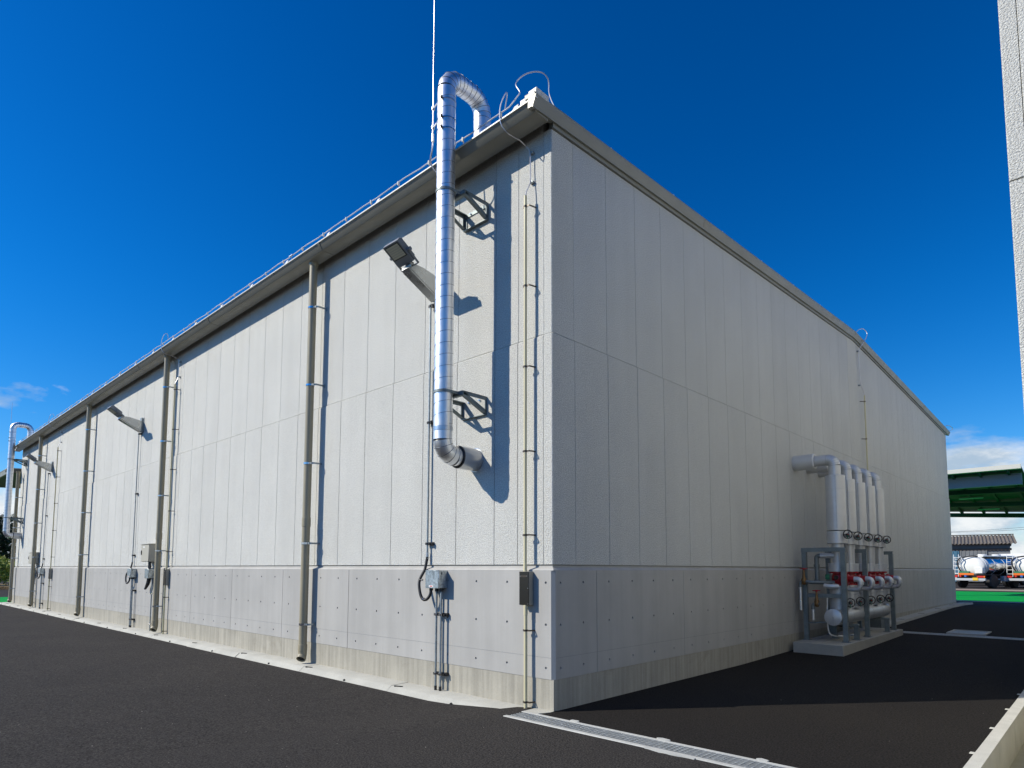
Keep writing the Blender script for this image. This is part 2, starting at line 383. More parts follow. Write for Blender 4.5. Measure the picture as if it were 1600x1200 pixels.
# small loose stones lying on the asphalt
pm = MB(); rs = random.Random(3)
for k in range(60):
    x = rs.uniform(-4.5, 3.0); y = rs.uniform(-4.2, 6.0)
    if y > -0.7 and x < 0.9: y = rs.uniform(-4.2, -0.8)
    r = rs.uniform(0.0025, 0.006) * (1.5 if rs.random() < 0.12 else 1); z = zg(x, y)
    vs = [(x + r * math.cos(a) * rs.uniform(.7, 1.2), y + r * math.sin(a) * rs.uniform(.7, 1.2), z - .001) for a in (0, 1.26, 2.5, 3.8, 5.0)]
    vs.append((x + rs.uniform(-.3, .3) * r, y + rs.uniform(-.3, .3) * r, z + r * rs.uniform(.5, .9)))
    pm.add(vs, [(0, 1, 5), (1, 2, 5), (2, 3, 5), (3, 4, 5), (4, 0, 5)])
tag(pm.build('loose_stones', 'pebble', smooth=False), 'tiny pale stones scattered over the asphalt', kind='stuff')

# concrete apron along the sunlit wall, cast in blocks
apron = bpy.data.objects.new('apron', None); COL.objects.link(apron); tag(apron, 'low pale concrete apron at the foot of the warehouse walls', kind='structure')
x = -0.17; k = 0; ra = random.Random(5)
while x > -27.0:
    x2 = max(x - 1.98, -27.2); dz = ra.uniform(-0.006, 0.006) if k else 0.0
    dy = ra.uniform(-0.008, 0.008)
    b = MB().prism([(0.0, -0.15), (0.0, dz), (-0.275 + dy, dz - 0.006), (-0.288 + dy, dz - 0.014), (-0.365 + dy, -0.075), (-0.40, -0.15)], 'x', x - 0.003, x2 + 0.003).build('apron_block', 'apron_concrete', apron)
    hx = (x + x2) / 2 + 0.1
    MB().cyl((hx, -0.33 + dy, -0.04), (hx, -0.348 + dy, -0.046), 0.011, 8).build('weep_hole', 'shade_black', b)  # short dark cylinder paints the shade inside a weep hole
    wx = x2 + 0.05
    MB().prism([(wx, -0.27), (wx + 0.11, -0.235), (wx + 0.10, -0.262), (wx + 0.01, -0.283)], 'z', dz - 0.012, dz + 0.003).build('joint_shade', 'shade_black', b)  # dark wedge paints the shadow of the stepped block joint
    x = x2; k += 1
MB().prism([(-0.17, -0.0), (-0.17, -0.216), (0.0, -0.216), (0.046, -0.10), (0.046, 0.0)], 'z', -0.15, 0.004).build('apron_block', 'apron_concrete', apron)
for y0, y1 in ((10.25, 12.4), (12.4, 14.5), (14.5, 16.6), (16.6, 18.7), (18.7, 20.6), (20.6, 21.6)):
    za, zb = zg(0, y0) + 0.055, zg(0, y1) + 0.055; m = MB()
    m.add([(0.0, y0 + .003, za - .3), (0.34, y0 + .003, za - .3), (0.30, y0 + .003, za), (0.0, y0 + .003, za), (0.0, y1 - .003, zb - .3), (0.34, y1 - .003, zb - .3), (0.30, y1 - .003, zb), (0.0, y1 - .003, zb)],
          [(0, 1, 2, 3), (7, 6, 5, 4), (0, 4, 5, 1), (1, 5, 6, 2), (2, 6, 7, 3), (3, 7, 4, 0)])
    b = m.build('apron_block', 'apron_concrete', apron)
    MB().box(0.12, 0.26, y1 - 0.10, y1 - 0.06, zb - 0.03, zb + 0.0035).build('joint_shade', 'shade_black', b)  # dark strip painted as joint shadow on the gable side

# line drain with steel gratings running from the corner across the alley mouth
dr = thing('trench_drain', (1.4, -0.36, 0.0), 'pale concrete trench drain with slotted steel gratings beside the warehouse corner', 'drain')
MB().box(-0.17, 3.075, -0.5, -0.452, -0.25, 0.006, .004).build('drain_edge', 'drain_concrete', dr)
MB().box(-0.17, 3.075, -0.262, -0.22, -0.25, 0.005, .004).build('drain_edge', 'drain_concrete', dr)
MB().box(-0.168, 3.075, -0.452, -0.262, -0.25, -0.20).box(-0.169, -0.155, -0.451, -0.263, -0.2, 0.004).build('trough', 'drain_dark', dr)
def grating(x0, L):
    m = MB()
    for i in range(6):
        yy = -0.449 + i * 0.0364; m.box(x0 + .002, x0 + L - .002, yy, yy + (0.012 if i in (0, 5) else 0.006), -0.008, 0.003)
    n = int(L / 0.042)
    for i in range(n + 1):
        xx = x0 + .004 + (L - .014) * i / n; m.box(xx, xx + 0.008, -0.4485, -0.2555 - .002, -0.007, 0.0005)
    return m
g0 = grating(-0.155, 0.995).build('grating', 'grate_steel', dr)
for i in (1, 2): put('grating', g0.data, world_loc(dr) + Vector((0.997 * i, 0, 0)), dr)
MBm = random.Random(9)
for xx, w in ((0.42, .10), (1.28, .13), (2.05, .10)):
    m = MB(); n = 10; c = [(xx + w * .5 * math.cos(t) * MBm.uniform(.8, 1.1), -0.212 + 0.028 * math.sin(t) * MBm.uniform(.7, 1.1)) for t in [2 * math.pi * q / n for q in range(n)]]
    m.prism(c, 'z', -0.01, 0.009).build('mortar_patch', 'drain_concrete', dr)
m = MB(); m.prism([(1.30 + .4 * t, -0.505 - .02 * math.sin(3.1 * t) - MBm.uniform(0, .012)) for t in [q / 9 for q in range(10)]] + [(1.70, -0.49), (1.30, -0.49)], 'z', -0.01, 0.007)
m.build('mortar_patch', 'drain_concrete', dr)

# the second line drain, further down the alley, and the access cover behind it
d2 = thing('trench_drain', (1.7, 9.9, zg(0, 9.9)), 'narrow pale trench drain crossing the shaded alley behind the concrete pad', 'drain')
zz = zg(0, 9.75)
MB().box(0.06, 3.07, 9.74, 9.79, zz - .1, zz + .012, .004).build('drain_edge', 'drain_concrete', d2)
MB().box(0.06, 3.07, 9.97, 10.02, zz - .1, zz + .014, .004).build('drain_edge', 'drain_concrete', d2)
m = MB()
for i in range(4): m.box(0.06, 3.07, 9.795 + .05 * i, 9.805 + .05 * i, zz - .02, zz + .010)
for i in range(60): m.box(0.065 + .05 * i, 0.077 + .05 * i, 9.792, 9.968, zz - .02, zz + .009)
m.build('grating', 'grate_steel', d2)
MB().box(0.06, 3.07, 9.79, 9.97, zz - .1, zz + .005).build('trough', 'drain_dark', d2)  # solid dark slab stands in for the shaded depth below the bars
zz = zg(0, 10.6)
mc = thing('access_cover', (1.72, 10.55, zz), 'rectangular steel access cover set in the asphalt behind the trench drain', 'cover')
m = MB()
m.box(1.42, 2.04, 10.16, 10.21, zz - .05, zz + .014).box(1.42, 2.04, 10.89, 10.94, zz - .05, zz + .022).box(1.42, 1.47, 10.21, 10.89, zz - .05, zz + .018).box(1.99, 2.04, 10.21, 10.89, zz - .05, zz + .018)
m.build('cover_frame', 'drain_concrete', mc)
MB().box(1.475, 1.985, 10.215, 10.885, zz - .05, zz + .012, .003).build('cover_plate', 'galv_dull', mc)
# pale kerb line at the end of the alley
m = MB().box(-3.0, 12.0, 25.2, 25.5, 0.0, 0.125, .006); tag(m.build('kerb_strip', 'drain_concrete'), 'thin pale kerb line at the far end of the alley', kind='structure')

# open U-shaped gutter along the neighbouring building
ch = thing('gutter_channel', (3.3, 3, 0), 'open concrete gutter channel with white rim along the right edge of the alley', 'gutter channel')
y = -0.5
while y < 11.9:
    y2 = min(y + 1.0, 12.0); z0 = zg(3, y) + .006; z1 = zg(3, y2) + .006; m = MB()
    m.add([(3.085, y + .004, -.4), (3.172, y + .004, -.4), (3.172, y + .004, z0), (3.085, y + .004, z0), (3.085, y2 - .004, -.4), (3.172, y2 - .004, -.4), (3.172, y2 - .004, z1), (3.085, y2 - .004, z1)],
          [(0, 1, 2, 3), (7, 6, 5, 4), (0, 4, 5, 1), (1, 5, 6, 2), (2, 6, 7, 3), (3, 7, 4, 0)])
    b = m.build('kerb_block', 'kerb_white', ch)
    zt_ = zg(3, y + .55) + .006
    MB().box(3.052, 3.087, y + .50, y + .56, zt_ - .05, zt_ - .003, .004).build('lug', 'kerb_white', b)
    y = y2
MB().box(3.172, 3.50, -0.5, 12, -0.42, -0.30).box(3.47, 3.556, -0.5, 12, -0.30, -0.004).box(3.085, 3.556, -0.56, -0.502, -0.42, 0.0).box(3.085, 3.556, 12.002, 12.06, -0.42, 0.12).build('channel_floor', 'channel_floor', ch)

# far paving beyond the alley, painted green, with a tan strip in front of the lorries
fl = MB().box(-40, 40, 26.6, 39.2, 0.0, 0.106); tag(fl.build('painted_pavement', 'green_paint'), 'bright green painted pavement beyond the end of the alley', kind='structure')
fl = MB().box(-40, 40, 41.8, 45.0, 0.0, 0.109); tag(fl.build('paving_strip', 'tan_paving'), 'tan paving strip in front of the parked tankers', kind='structure')
fl = MB().box(-33.5, -27.6, -0.9, 6.0, -0.1, -0.045); tag(fl.build('painted_walkway', 'green_paint'), 'green painted walkway beyond the far end of the sunlit wall', kind='structure')

# ------------------------------------------------------------------ the warehouse
WL, WW = 26.5, 20.25                                    # length of the sunlit wall, of the shaded gable
wh = thing('warehouse', (0, 0, 0), 'long pale grey panel-clad warehouse with grey concrete base and low gable roof', 'warehouse')
def zt(y): return 5.75 + 0.05 * min(y, WW - y)
MB().box(-WL + .02, -0.014, 0.014, WW - .02, -0.1, 5.70).build('core_wall', 'wall_backing', wh)
J = 0.002
xb = [0.0, -0.104, -0.449, -0.781, -1.379, -1.977, -2.586]
while xb[-1] - 0.603 > -WL + 0.3: xb.append(xb[-1] - 0.603)
xb.append(-WL)
ZM, ZB0 = 3.636, 1.357
def panel(u0, u1, z0, z1, chamf):
    """front-chamfered slab in local coords: u along wall, v outward, w up; front at v=0"""
    c = 0.003; d = 0.05; ct = chamf
    f = [(u0 + c, 0, z0 + c), (u1 - c, 0, z0 + c), (u1 - c, 0, z1 - ct), (u0 + c, 0, z1 - ct)]
    m = [(u0, c, z0), (u1, c, z0), (u1, ct if ct > .01 else c, z1), (u0, ct if ct > .01 else c, z1)]
    b = [(u0, d, z0), (u1, d, z0), (u1, d, z1), (u0, d, z1)]
    fs = [(0, 1, 2, 3), (11, 10, 9, 8)]
    for a, o in ((0, 4), (4, 8)):
        for i in range(4): j = (i + 1) % 4; fs.append((a + i, o + i, o + j, a + j))
    return f + m + b, fs
PO = 0.011                                              # the lower row stands a little proud of the upper one
def left_panel(u0, u1, z0, z1, ct, po=0.0): vs, fs = panel(u0, u1, z0, z1, ct); return MB().add([(u, v - (po if v < .04 else 0), w) for u, v, w in vs], fs)
cache = {}
for i in range(1, len(xb) - 1):
    a, b = xb[i + 1] + J, xb[i] - J
    for row, (z0, z1, ct) in enumerate(((ZB0, ZM - .002, .013), (ZM + .002, 5.90, .003))):
        key = (round(b - a, 3), row)
        if key in cache: put('wall_panel', cache[key][0], (a - cache[key][1], 0, 0), wh)
        else:
            o = left_panel(a, b, z0, z1, ct, 0.0 if row else PO).build('wall_panel', 'wall_spray', wh); cache[key] = (o.data, a)
# corner pieces
def corner_poly(o): c = 0.008; return [(xb[1] + J, -o), (o - c, -o), (o, c - o), (o, 0.344 - J), (-0.05, 0.344 - J), (-0.05, 0.05), (xb[1] + J, 0.05)]
lv = [(PO - .003, ZB0), (PO, ZB0 + .003), (PO, ZM - .015), (PO - .013, ZM - .002)]
vs = [(px, py, z) for o, z in lv for px, py in corner_poly(o)]; fs = [tuple(range(6, -1, -1)), tuple(range(21, 28))]
for q in range(3): fs += [(7 * q + k, 7 * q + (k + 1) % 7, 7 * q + 7 + (k + 1) % 7, 7 * q + 7 + k) for k in range(7)]
MB().add(vs, fs).build('wall_panel', 'wall_spray', wh)
MB().prism(corner_poly(0.0), 'z', ZM + .002, 5.75).build('wall_panel', 'wall_spray', wh)
yb = [0.344 + 0.5855 * i for i in range(34)] + [WW]
for i in range(len(yb) - 1):
    a, b = yb[i] + J, yb[i + 1] - J
    key = ('r', round(b - a, 3))
    def rp(z0, za, zb, ct):
        vs, fs = panel(a, b, z0, 100.0, ct); out = []
        for u, v, w in vs:
            if w > 50: w = (za + (zb - za) * (u - a) / (b - a)) - (100.0 - w)
            out.append((-v + (PO if ct > .01 and v < .04 else 0), u, w))
        return MB().add(out, fs)
    if key in cache: put('wall_panel', cache[key][0], (0, a - cache[key][1], 0), wh)
    else:
        o = rp(ZB0, ZM - .002, ZM - .002, .0105).build('wall_panel', 'wall_spray', wh); cache[key] = (o.data, a)
    if a < WW / 2 < b:
        mid = WW / 2; vs = [(-.05, a, ZM + .003), (0, a, ZM + .003), (0, b, ZM + .003), (-.05, b, ZM + .003), (-.05, a, zt(a)), (0, a, zt(a)), (0, mid, zt(mid)), (0, b, zt(b)), (-.05, b, zt(b)), (-.05, mid, zt(mid))]
        MB().add(vs, [(0, 3, 2, 1), (1, 2, 7, 6, 5), (0, 4, 9, 8, 3), (0, 1, 5, 4), (2, 3, 8, 7), (4, 5, 6, 9), (6, 7, 8, 9)]).build('wall_panel', 'wall_spray', wh)
    else: rp(ZM + .003, zt(a), zt(b), .005).build('wall_panel', 'wall_spray', wh)
MB().box(-WL, -WL + .05, 0.056, WW, ZB0, 5.75).build('end_wall', 'wall_spray', wh)
MB().box(-WL + .05, -0.052, WW - .05, WW - .001, ZB0, 5.70).build('end_wall', 'wall_spray', wh)
# bands that run round the corner with a mitre: profile points are (outward offset, height)
def band(name, prof, material):
    n = len(prof); vs = [(-WL - .0, -o, z) for o, z in prof] + [(o, -o, z) for o, z in prof]
    fs = [tuple(range(n - 1, -1, -1)), tuple(range(n, 2 * n))] + [(i, (i + 1) % n, n + (i + 1) % n, n + i) for i in range(n)]
    MB().add(vs, fs).build(name, material, wh)
    vs = [(o, -o, z) for o, z in prof] + [(o, WW + .05, z) for o, z in prof]
    MB().add(vs, fs).build(name, material, wh)
band('sill', [(-0.045, 1.300), (0.050, 1.300), (0.050, 1.304), (0.046, 1.309), (0.002, 1.330), (-0.002, 1.332), (-0.002, 1.3475), (-0.045, 1.3475)], 'dado_paint')
band('plinth', [(-0.06, -0.15), (0.046, -0.15), (0.046, 0.2845), (-0.06, 0.2845)], 'plinth_concrete')
# painted dado, cast in bays of 1.8 m, with the round tie marks of the formwork pressed into it
def dado(u0, u1, us, right):
    zs = [0.388, 0.79, 1.185]; zlo, zhi = 0.286, 1.2995; r = 0.014; dep = 0.013
    us = [u for u in us if u0 + .03 < u < u1 - .03]; m = MB()
    def P(u, z, d): return (0.05 - d, u, z) if right else (u, -0.05 + d, z)
    ue = [u0] + [(us[i] + us[i + 1]) / 2 for i in range(len(us) - 1)] + [u1]; ze = [zlo] + [(zs[i] + zs[i + 1]) / 2 for i in range(2)] + [zhi]
    ue = ue if us else [u0, u1]
    for i in range(len(ue) - 1):
        for j in range(3):
            a, b, c, d = ue[i], ue[i + 1], ze[j], ze[j + 1]
            if not us: m.add([P(a, c, 0), P(b, c, 0), P(b, d, 0), P(a, d, 0)], [(0, 1, 2, 3)]); continue
            hu, hz = us[i], zs[j]
            outer = [P(a, c, 0), P(hu, c, 0), P(b, c, 0), P(b, hz, 0), P(b, d, 0), P(hu, d, 0), P(a, d, 0), P(a, hz, 0)]
            ang = [math.radians(225 + 45 * q) for q in range(8)]
            ring = [P(hu + r * math.cos(t), hz + r * math.sin(t), 0) for t in ang]; inn = [P(hu + r * .7 * math.cos(t), hz + r * .7 * math.sin(t), dep) for t in ang]
            m.add(outer + ring + inn, [(q, (q + 1) % 8, 8 + (q + 1) % 8, 8 + q) for q in range(8)] + [(8 + q, 8 + (q + 1) % 8, 16 + (q + 1) % 8, 16 + q) for q in range(8)] + [tuple(range(16, 24))])
    # edges into the joint
    for u in (u0, u1): m.add([P(u, zlo, 0), P(u, zhi, 0), P(u, zhi, .04), P(u, zlo, .04)], [(0, 1, 2, 3)])
    o = m.build('dado_panel', 'dado_paint', wh, smooth=False); return o
hl = [-0.045] + [-0.553 - 0.4487 * i for i in range(60)]; hl = sorted(h for h in hl if h > -WL + .05)
xj = [0.0] + [-1.637 - 1.7985 * i for i in range(14)] + [-WL]; 
for i in range(len(xj) - 1): dado(xj[i + 1] + .0045, xj[i] - (.0045 if i else 0), hl, False)
hr = [0.052] + [0.41 + 0.4395 * i for i in range(46)]; hr = [h for h in hr if h < WW]
yj = [0.0] + [0.635 + 1.79 * i for i in range(11)] + [WW]
for i in range(len(yj) - 1): dado(yj[i] + (.003 if i else 0), yj[i + 1] - .003, hr, True)
MB().prism([(0.0, -0.05), (0.020, -0.05), (0.05, -0.020), (0.05, 0.0), (0.0, 0.0)], 'z', 0.286, 1.2995).build('dado_corner', 'dado_paint', wh)
MB().box(-WL, 0.0, -0.012, 0.0, 0.286, 1.2995).box(0.0, 0.012, 0.001, WW, 0.286, 1.2995).build('joint_backing', 'trim_dark', wh)
# faint cold joint of the dado, a hairline bead
MB().box(-WL, 0.018, -0.0512, -0.0495, 0.4845, 0.487).build('cold_joint', 'joint_grey', wh)
MB().box(0.0495, 0.0512, -0.018, WW, 0.4845, 0.487).build('cold_joint', 'joint_grey', wh)

# roof, ribs, gutter, verge
rz = lambda y: 5.955 + 0.05 * (min(y, WW - y) + 0.2)
m = MB(); ry = WW / 2
prof = [(-0.20, rz(-.2) - .03), (-0.20, rz(-.2)), (ry, rz(ry)), (WW + .2, rz(-.2)), (WW + .2, rz(-.2) - .03), (ry, rz(ry) - .03)]
roof = m.prism(prof, 'x', -WL - .05, 0.0).build('roof', 'roof_white', wh)
k = 0
for i in range(23):
    xr = -0.295 - 1.204 * i
    if xr < -WL: break
    m = MB(); w = 0.045
    for ya, yb_ in ((-0.235, ry), (WW + .235, ry)):
        za, zb = rz(-.2), rz(ry)
        m.add([(xr - w, ya, za), (xr + w, ya, za), (xr + w * .6, ya + (.03 if ya < 1 else -.03), za + .075), (xr - w * .6, ya + (.03 if ya < 1 else -.03), za + .075), (xr - w, yb_, zb), (xr + w, yb_, zb), (xr + w * .6, yb_, zb + .075), (xr - w * .6, yb_, zb + .075)],
              [(0, 1, 2, 3), (7, 6, 5, 4), (0, 4, 5, 1), (1, 5, 6, 2), (2, 6, 7, 3), (3, 7, 4, 0)])
    m.build('roof_rib', 'roof_white', roof)
m = MB()
GY, GB, GZ, GT = -0.33, -0.27, 5.760, 5.857
gprof = [(-0.085, 5.86), (-0.085, 5.755), (GB + .006, GZ), (GB - .002, GZ + .006), (GY, GT), (GY + .010, GT), (GB + .012, GZ + .014), (-0.097, GZ + .01), (-0.097, 5.86)]
gj = [0.03, -3.95, -7.86, -11.8, -15.7, -19.6, -23.5, -WL - .1]
for i in range(len(gj) - 1):
    g = MB().prism(gprof, 'x', gj[i + 1] + .0015, gj[i] - .0015).build('gutter_section', 'gutter_steel', wh)
    MB().prism([(GY - .006, GT - .007), (GY - .006, GT + .007), (GY + .025, GT + .007), (GY + .025, GT - .007)], 'x', gj[i + 1], gj[i] + (.05 if i == 0 else 0)).build('gutter_lip', 'gutter_lip', g)
    if i: # joint strap
        MB().prism([(-0.09, 5.752), (GB + .004, GZ - .004), (GB - .006, GZ + .004), (GY - .003, GT - .01), (GY + .003, GT - .01), (GB + .012, GZ + .012), (-.092, GZ + .006)], 'x', gj[i] - .045, gj[i] - .002).build('joint_strap', 'gutter_steel', g)
MB().prism([(GB - .001, GZ + .004), (GY + .002, GT - .008), (-0.09, GT - .008), (-0.09, 5.76)], 'x', 0.012, 0.0295).build('gutter_end', 'gutter_steel', wh)
MB().box(-WL, -0.0, -0.084, -0.002, 5.835, 5.85).build('soffit_strip', 'trim_dark', wh)
MB().box(-0.035, 0.075, -0.315, -0.12, 5.905, 5.975, .008).build('verge_stop', 'gutter_lip', wh)
MB().box(-0.135, -0.037, -0.325, -0.12, 5.866, 5.925, .008).build('verge_stop', 'gutter_lip', wh)
def slope(name, x0, x1, ya, yb_, f0, h, material, parent=wh):
    za, zb = f0(ya), f0(yb_)
    return MB().add([(x0, ya, za), (x1, ya, za), (x1, ya, za + h), (x0, ya, za + h), (x0, yb_, zb), (x1, yb_, zb), (x1, yb_, zb + h), (x0, yb_, zb + h)],
             [(0, 1, 2, 3), (7, 6, 5, 4), (0, 4, 5, 1), (1, 5, 6, 2), (2, 6, 7, 3), (3, 7, 4, 0)]).build(name, material, parent)
fb = lambda y: zt(y) + 0.048
cuts = [-0.335, 3.2, 6.6, ry, 13.5, 16.8, WW + 0.335]
def vprism(name, prof, ya, yb_, material, parent):
    n = len(prof); vs = [(px, y, fb(y) + pz) for y in (ya, yb_) for px, pz in prof]
    return MB().add(vs, [tuple(range(n - 1, -1, -1)), tuple(range(n, 2 * n))] + [(k, (k + 1) % n, n + (k + 1) % n, n + k) for k in range(n)]).build(name, material, parent)
for i in range(len(cuts) - 1):
    f = vprism('verge_fascia', [(-0.02, 0), (0.045, 0), (0.086, 0.098), (0.086, 0.104), (-0.02, 0.104)], cuts[i] + .001, cuts[i + 1] - .001, 'fascia_steel', wh)
    vprism('verge_cap', [(-0.06, .105), (0.070, .105), (0.062, .142), (-0.06, .150)], cuts[i], cuts[i + 1], 'fascia_steel', f)
    vprism('verge_drip', [(0.030, -.010), (0.046, -.010), (0.049, .006), (0.030, -.001)], cuts[i] + .002, cuts[i + 1] - .002, 'fascia_steel', f)
    if cuts[i] > 0: vprism('joint_cover', [(0.046, .003), (0.0485, .003), (0.0885, .098), (0.085, .098)], cuts[i] - .05, cuts[i] + (.05 if abs(cuts[i] - ry) > .1 else 0), 'fascia_steel', f)
for ya, yb_ in ((0.0, ry), (ry, WW)):
    slope('verge_trim', -0.03, 0.022, ya, yb_, lambda y: zt(y) - .004, 0.05, 'fascia_steel')
    slope('gap_shade', -0.02, 0.004, ya, yb_, lambda y: zt(y) - .012, 0.012, 'trim_dark')  # dark strip paints the shadow gap under the verge trim

# ------------------------------------------------------------------ neighbouring building
nb = thing('neighbour_building', (3.56, 0, 0), 'white rough-cast panel building whose sunlit edge shows at the right of the frame', 'building')
NX, NW, ND, NH = 3.56, 9.0, 22.0, 8.0
MB().box(NX + .055, NX + NW, 0.055, ND, -0.45, NH).build('core_wall', 'wall_backing', nb)
nbx = [NX, NX + .086] + [NX + .086 + .6 * i for i in range(1, 15)]
for z0, z1, ct in ((0.02, ZM - .005, .012), (ZM + .005, NH, .005)):
    MB().prism([(nbx[0] + .0, .008), (nbx[0] + .008, 0.0), (nbx[1] - J, 0.0), (nbx[1] - J, .05), (NX + .05, .05), (NX + .05, .34 - J), (NX, .34 - J)], 'z', z0, z1).build('wall_panel', 'wall_spray', nb)
    first = None
    for i in range(1, len(nbx) - 1):
        a, b = nbx[i] + J, nbx[i + 1] - J
        if first is None: first = left_panel(a, b, z0, z1, ct).build('wall_panel', 'wall_spray', nb); fa = a
        else: put('wall_panel', first.data, (a - fa + NX, 0, 0), nb)
    first = None; yy = .34
    while yy + .6 < ND:
        a, b = yy + J, yy + .6 - J
        if first is None:
            vs, fs = panel(a, b, z0, z1, ct); first = MB().add([(NX + v, u, w) for u, v, w in vs], fs).build('wall_panel', 'wall_spray', nb)
        else: put('wall_panel', first.data, (NX, yy - .34, 0), nb)
        yy += .6
MB().box(NX + .01, NX + NW, 0.01, ND, -.45, 0.019).build('footing', 'plinth_concrete', nb)
MB().box(NX - .05, NX + NW + .05, -.05, ND + .05, NH + .002, NH + .14, .01).build('parapet_cap', 'fascia_steel', nb)

# ------------------------------------------------------------------ rainwater pipes on the sunlit wall
def downpipe(x, ztop, name, label):
    t = thing('downpipe', (x, -0.16, 0), label, 'downpipe', 'downpipes on the sunlit wall')
    r = 0.056; y = -0.16
    MB().cyl((x, y, 0.20), (x, y, ztop), r, 24).build('pipe', 'pipe_beige', t)
    MB().lathe((x, y, ztop - .05), (0, 0, 1), [(0, r + .004), (.02, r + .010), (.05, r + .012)], 24).build('socket', 'pipe_beige', t)
    MB().lathe((x, y, 1.90), (0, 0, 1), [(0, r + .001), (.004, r + .0055), (.13, r + .0055), (.135, r + .001)], 24, cap=False).build('coupling', 'pipe_beige', t)
    MB().lathe((x, y, 0.17), (0, 0, 1), [(0, r + .001), (.004, r + .0055), (.09, r + .0055), (.094, r + .001)], 24, cap=False).build('coupling', 'pipe_beige', t)
    ed = Vector((.60, -.80, 0)); p = [Vector((x, y, 0.19))] + arc((x + ed.x * .062, y + ed.y * .062, 0.140), tuple(-ed), (0, 0, -1), .062, 0, R(46), 6)
    d = (p[-1] - p[-2]).normalized(); p.append(p[-1] + d * .03)
    e = MB().tube(p, r + .003, 24, cap=False); e.build('outlet_elbow', 'pipe_beige', t)
    MB().pipe(p[-1] - d * .025, p[-1] + d * .012, r + .009, .008, 24).build('outlet_rim', 'pipe_beige', t)
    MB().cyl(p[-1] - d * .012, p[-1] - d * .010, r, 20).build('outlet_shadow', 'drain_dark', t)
    for zb in (5.08, 3.935, 2.80, 1.665, 0.54):
        if zb > ztop - .2: continue
        yb_ = 0.0 if zb > 1.33 else -0.05
        b = MB().pipe((x, y, zb - .014), (x, y, zb + .014), r + .0045, .003, 24).build('pipe_band', 'stainless', t)
        m = MB().box(x + r - .004, x + r + .040, y - .004, y + .004, zb - .014, zb + .014)
        m.bar((x + r + .03, y, zb), (x + r + .062, y + .03, zb), .006, .026, (0, 0, 1)).bar((x + r + .062, y + .028, zb), (x + r + .062, yb_ - .001, zb), .006, .024, (0, 0, 1))
        m.box(x + r + .045, x + r + .085, yb_ - .006, yb_ + .0, zb - .03, zb + .03)
        m.build('bracket_arm', 'galv_dull', b)
    return t
DPX = (-4.385, -10.37, -16.38, -22.37)
dp = downpipe(DPX[0], 5.758, 'downpipe', 'beige round downpipe nearest the spiral duct, bare wall on both sides')
for xx, lb in ((DPX[1], 'beige downpipe beside the cream cabinet, second from the near corner'), (DPX[2], 'beige downpipe between the second and third floodlights, nothing fixed beside it'),
               (DPX[3], 'beige downpipe passing in front of the far cabinet, fourth from the near corner')):
    copy_tree(dp, (xx, -0.16, 0), lb)
downpipe(-26.05, 4.93, 'downpipe', 'shorter beige downpipe at the far end, partly hidden by the far duct')

